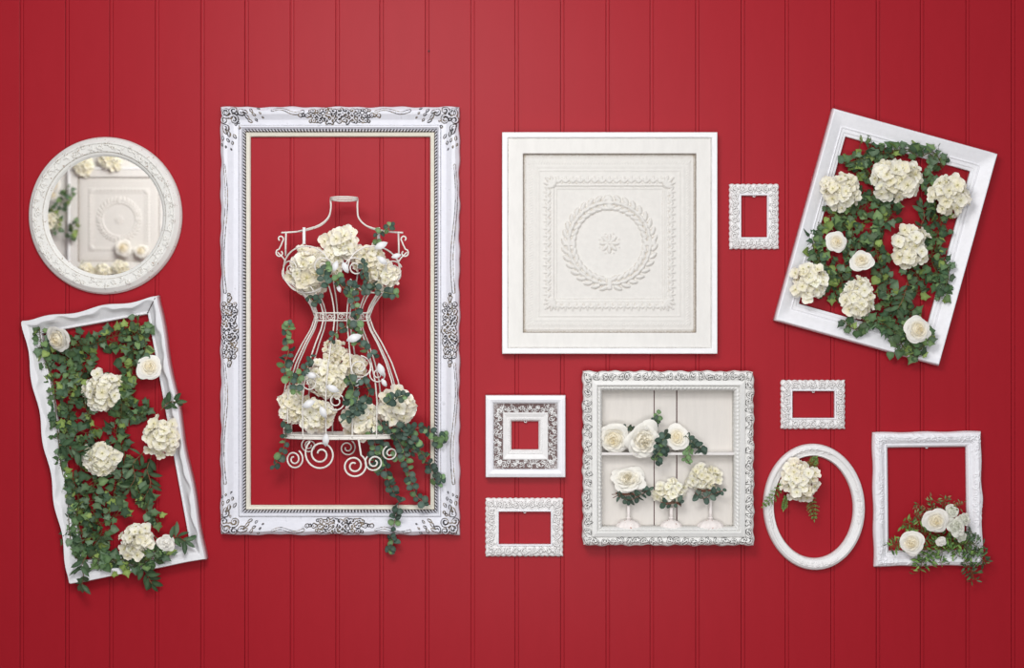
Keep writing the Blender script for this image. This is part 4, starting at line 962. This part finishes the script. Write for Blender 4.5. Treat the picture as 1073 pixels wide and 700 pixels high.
euc('light green eucalyptus tip drooping below the shelf at the right', [(724, 466), (722, 474), (718, 480), (722, 484)], 66, GS, d=20, every=3.6, pal=PAL_EUC[3:5], size=(4.5, 6.5))
def pedestal(label, px, ytop, yb, w):
    # foot rests on the bottom board of the box
    k = 1 - 12 / DPX
    o = thing('pedestal_stand', label, 'stand', px, yb, 12, 0, 'chipped white pedestal stands', base=12)
    b = MB(); n = 40; prof = [(w, 0), (w * 1.02, 2.6), (w * .92, 5.4), (w * .70, 7.6), (w * .40, 9.0), (2.2, 9.8)]
    P = np.zeros((len(prof), n, 3))
    for i, (r_, y) in enumerate(prof):
        for j in range(n):
            t = 2 * math.pi * j / n; rr = r_ * (1 + .06 * math.cos(10 * t) * (i < 4)); P[i, j] = (rr * math.cos(t), y, rr * .62 * math.sin(t))
    off = b.n; b.grid(P, (0, 0, 0), close_v=True); b.f.append(tuple(off + j for j in range(n)))
    part(o, 'scalloped_foot', b, 'stand', 'wear', label='scalloped foot with chipped paint')
    p = MB(); H_ = yb - ytop; p.tube([(0, 9.5, 0), (0, H_ * .4, 0), (0, H_, 0)], [2.0, 1.6, 1.9], 10); p.ball((0, 11.5, 0), 2.8, 10, 6, (0, 0, 0), (1, .5, 1))
    part(o, 'post', p, 'stand', 'wear', label='pale pinkish post')
    return o
pedestal('left pedestal stand in the shadow box', 658.6, 520, 554.3, 12.6)
pedestal('short middle pedestal stand in the shadow box', 703.4, 532, 554.3, 11)
pedestal('right pedestal stand in the shadow box', 744.6, 510, 554.3, 13.6)
rose(659, 504, 17, 'ruffled cream peony on the left pedestal stand', g8, (-.05, .45), 71, 17, 34, .13, WARM * .5 + IVORY * .5, 'peony', base=9, sy=.78)
h(702, 517, 17, 13, 'cream hydrangea on the short middle pedestal stand', g8, 72, 18, 30, CREAM, base=9, fl=.36); h(738.8, 500.5, 17.5, 14, 'cream hydrangea on the right pedestal stand', g8, 73, 18, 30, CREAM, base=9, fl=.36)
GT = 'leaf collars on the pedestal stands'
for i, (lb, pa) in enumerate((('dark leaves under the peony of the left pedestal stand', [(648, 520), (660, 524), (672, 518), (680, 513)]), ('dark leaves under the hydrangea of the middle pedestal stand', [(692, 526), (702, 528), (712, 526)]), ('dark leaves under the hydrangea of the right pedestal stand', [(728, 516), (736, 522), (746, 518), (757, 514)]))):
    greenery('leaf_collar', lb, 'leaves', GT, pa, 'round', 18, 4.2, (5.5, 8.5), 0, 80 + i, PAL_EUC[:3], True, (0.2, 0.1, 0.07), .4, 2, .5, .8, along=1.6)
for i, (lb, px, py, w) in enumerate((('brown twig bundle under the left pedestal peony', 656, 518, 16), ('brown twig bundle under the middle pedestal hydrangea', 706, 527, 13), ('brown twig bundle under the right pedestal hydrangea', 744, 514, 14))):
    o = thing('twig_bundle', lb, 'twigs', px, py, 17, 0, 'twig bundles on the pedestal stands', base=0); rg = random.Random(i)
    for q in range(9):
        m_ = MB(); a = rg.uniform(-.5, .3); s_ = rg.choice((1, -1)); x1 = s_ * w * rg.uniform(.5, 1)
        m_.tube(smooth_path([(-x1 * .4, rg.uniform(-1, 1), 15), (x1 * .4, rg.uniform(-2, 1), 17), (x1, a * 8, 15 + rg.uniform(-2, 3))], 5), .42, 5, (0.16, 0.07, 0.045)); part(o, 'twig', m_, 'stem')

# ------------------------------------------------------------------ 14 oval frame flowers
h(837, 503, 20, 22, 'cream hydrangea at the upper left of the oval frame', None, 91, 18, 40, PALE, rot=-15, fl=.30)
def fern(label, path, seed, L0=8, d=10):
    rg = random.Random(seed); cx, cy = np.mean(path, 0); o = thing('fern_frond', label, 'fern', cx, cy, d, 0, 'fern fronds on the oval frame')
    P = smooth_path([(p[0] - cx, -(p[1] - cy)) for p in path], 10); ml, ms = MB(), MB(); n = len(P)
    P3 = np.column_stack([P, np.full(n, d) + 2 * np.sin(np.linspace(0, 3, n))]); ms.tube(P3, .35, 5, (0.10, 0.13, 0.03))
    for i in range(0, n - 1, 3):
        ta = math.atan2(*(P[min(n - 1, i + 1)] - P[i])[::-1]); f = math.sin(math.pi * min(.95, .25 + .7 * i / n))
        for s_ in (1, -1):
            a = ta + s_ * 1.0; L = L0 * f * rg.uniform(.8, 1.1); e = P3[i] + [L * math.cos(a), L * math.sin(a), rg.uniform(-1.5, 1.5)]; ms.tube([P3[i], (P3[i] + e) / 2, e], .22, 4, (0.10, 0.15, 0.04), False)
            for k in range(1, 6):
                b_ = P3[i] + (e - P3[i]) * k / 5.2
                for s2 in (1, -1): put_leaf(ml, 'narrow', b_, a + s2 * .8, 2.1 * (1.15 - k * .12), rg, PAL_FERN, .3, 1.7)
    put_leaf(ml, 'narrow', P3[-1], ta, 3.5, rg, PAL_FERN, .2, 1.6)
    part(o, 'frond_stem', ms, 'stem'); part(o, 'leaflets', ml, 'leaf')
fern('fern frond hanging below the hydrangea of the oval frame', [(846, 518), (851, 530), (853, 544)], 1, 7.5)
fern('fern frond reaching left across the rail of the oval frame', [(820, 508), (810, 520), (800, 530)], 2, 7, 13)
fern('fern frond above right of the hydrangea on the oval frame', [(846, 494), (851, 486), (855, 480)], 3, 6.5, 9)
fern('short fern tip below left of the hydrangea on the oval frame', [(824, 520), (822, 528), (821, 533)], 4, 4, 8)

# ------------------------------------------------------------------ 15 cluster on the bottom-right frame
g9 = 'roses in the cluster on the bottom right frame'
GRN = np.array([0.74, 0.76, 0.64])
rose(981, 545, 12.8, 'largest cream rose at the top of the cluster on the bottom right frame', g9, (-.15, -.15), 101, 26, 26, .05)
rose(956.3, 568.7, 12.3, 'cream rose at the left end of the cluster on the bottom right frame', g9, (-.35, -.05), 102, 26, 26, .06)
rose(997.5, 536.5, 7.6, 'small greenish-white rose right above the largest rose of the cluster', g9, (.2, .4), 103, 20, 18, .10, GRN, outer=GRN * .5 + IVORY * .5)
rose(1001.5, 552, 9.4, 'mid-size greenish-white rose right of the largest rose of the cluster', g9, (.1, .1), 104, 26, 26, .14, GRN, outer=GRN * .5 + IVORY * .5)
rose(1010.5, 544.6, 6.6, 'small greenish-white rose at the far right of the cluster', g9, (.35, .1), 105, 22, 16, .12, GRN, outer=GRN * .6 + IVORY * .4)
rose(1008, 562.7, 5.8, 'greenish-white rosebud below the far right rose of the cluster', g9, (.3, -.3), 106, 22, 12, .08, GRN, outer=GRN * .6 + IVORY * .4)
rose(986.2, 567, 5.8, 'ivory rosebud beneath the largest rose of the cluster', g9, (-.1, -.2), 107, 26, 12, .08, IVORY)
GC = 'fine-leaved sprigs in the cluster on the bottom right frame'
cl = [('fine-leaved sprig at the far left of the cluster', [(960, 562), (945, 566), (932, 574)], 0), ('fine-leaved sprig fanning up left beside the left rose', [(970, 560), (955, 550), (946, 548)], 0),
      ('reddish-tipped sprig left of the largest rose', [(972, 552), (962, 542), (958, 538)], 4), ('reddish-tipped sprig above left of the largest rose', [(974, 545), (966, 534), (963, 528)], 4), ('reddish-tipped sprig above the largest rose', [(980, 540), (976, 528), (978, 523)], 4),
      ('reddish-tipped sprig at the top of the cluster', [(988, 540), (988, 528), (991, 520)], 4), ('reddish-tipped sprig above the small top rose', [(996, 538), (1002, 530), (1008, 528)], 4),
      ('bright green sprig hanging below the left rose', [(968, 570), (966, 584), (964, 598)], 0), ('bright green sprig across the bottom rail, left of middle', [(975, 568), (974, 580), (968, 590)], 0),
      ('bright green sprig across the bottom rail, in the middle', [(985, 570), (988, 580), (986, 590)], 0), ('bright green sprig under the rosebud, running right', [(990, 565), (1000, 576), (1006, 584)], 0),
      ('bright green sprig on the bottom rail, right of middle', [(998, 568), (1010, 574), (1018, 584)], 0), ('dark green sprig reaching the right rail', [(1004, 570), (1018, 570), (1028, 576)], 1),
      ('dark green sprig curling over the lower right corner', [(1012, 572), (1024, 580), (1032, 590)], 1), ('dark green sprig hanging lowest below the corner', [(1010, 586), (1016, 596), (1022, 608)], 1),
      ('dark green sprig standing against the right rail', [(1010, 570), (1016, 562), (1019, 556)], 1), ('green sprig filling the middle under the largest rose', [(972, 562), (984, 560), (996, 566)], 0), ('green sprig filling between the two buds', [(988, 574), (998, 566), (1006, 572)], 0)]
for i, (lb, pa, w) in enumerate(cl):
    pal = PAL_ROS[2:] + [(0.16, 0.20, 0.08)] if w == 4 else (PAL_ROS[:3] if w == 0 else PAL_LAU + PAL_ROS[2:3])
    greenery('fine_leaved_sprig', lb, 'sprig', GC, pa, 'narrow', 15, .62, (4, 7.5) if w != 4 else (3.2, 5.2), 6 if w != 4 else 5, 120 + i, pal, False, (0.12, 0.12, 0.04), .3, 7, .5, 1.35)

# ------------------------------------------------------------------ 16 nail in the wall
o = thing('nail', 'small dark nail in a wall groove above the tallest frame', 'nail', 449.4, 53.5, 1)
m_ = MB(); m_.ball((0, 0, .7), 1.1, 10, 6, (0, 0, 0), (1, 1, .6)); m_.tube([(0, 0, -1), (0, 0, .4)], .4, 8); part(o, 'nail_head', m_, 'nail')

# ------------------------------------------------------------------ 17 what the round mirror shows: a second framed tile with flowers, behind the camera
LB = 5.1; F = (D + LB) / D
def behind(o, px, py, dy=0.0):
    o.location = ((px - W0 / 2) * S * F, -LB + dy, ZC + (H0 / 2 - py) * S * F); o.rotation_euler = (0, 0, math.pi)
    return o
o = thing('ceiling_tile_panel', 'second framed pressed ceiling tile with flowers, seen only in the round mirror', 'wall panel', 0, 0, 0)
tile_panel(o, 1.5); behind(o, 126.7, 230.6)
m_ = MB(); m_.box(-200, 200, -400, 330, 0, 6, (0, 0, 0), 1)
o = thing('backdrop_board', 'tall pale backdrop board, seen only as the grey-white edge in the round mirror', 'board', 0, 0, 0)
part(o, 'panel', m_, 'tile_frame', 'wear', smooth=False); behind(o, 110, 230, -.03)
gm = 'flowers around the tile seen in the round mirror'
def hb(px, py, r, label, seed, dy=.05, **kw):
    o = h(0, 0, r, r, label, gm, seed, 2, base=0, n=30, fl=.32, **kw); behind(o, px, py, dy)
hb(91, 173, 26, 'left hydrangea on top of the tile reflected in the round mirror', 201); hb(120, 169, 26, 'right hydrangea on top of the tile reflected in the round mirror', 202)
hb(57, 232, 22, 'lower left hydrangea reflected in the round mirror', 203); hb(94, 284, 20, 'bottom left hydrangea reflected in the round mirror', 204); hb(111, 286, 20, 'bottom middle hydrangea reflected in the round mirror', 205); hb(129, 282, 20, 'bottom right hydrangea reflected in the round mirror', 206)
def rb(px, py, r, label, seed):
    o = rose(0, 0, r, label, gm, (.1, .1), seed, 2, 20, base=0); behind(o, px, py, .06)
rb(61, 196, 16, 'upper left rose reflected in the round mirror', 211); rb(60.5, 206, 12, 'lower left rose reflected in the round mirror', 212); rb(134, 261, 19, 'yellowish rose on the tile reflected in the round mirror', 213); rb(152, 264, 15, 'pale rose on the tile reflected in the round mirror', 214)
for i, (lb, pa) in enumerate((('ivy beside the roses reflected in the round mirror', [(-26, -40), (-12, -10), (6, 12), (20, 30)]), ('ivy tip on the tile reflected in the round mirror', [(-10, -18), (0, 0), (6, 16)]), ('ivy below the hydrangea reflected in the round mirror', [(0, -14), (4, 4), (0, 18)]))):
    o = ivy(lb, 'ivy seen in the round mirror', pa, 220 + i, d=8, size=(9, 14), every=2.6, spread=9)
    behind(o, (68, 82, 66)[i], (215, 242, 238)[i], .05)
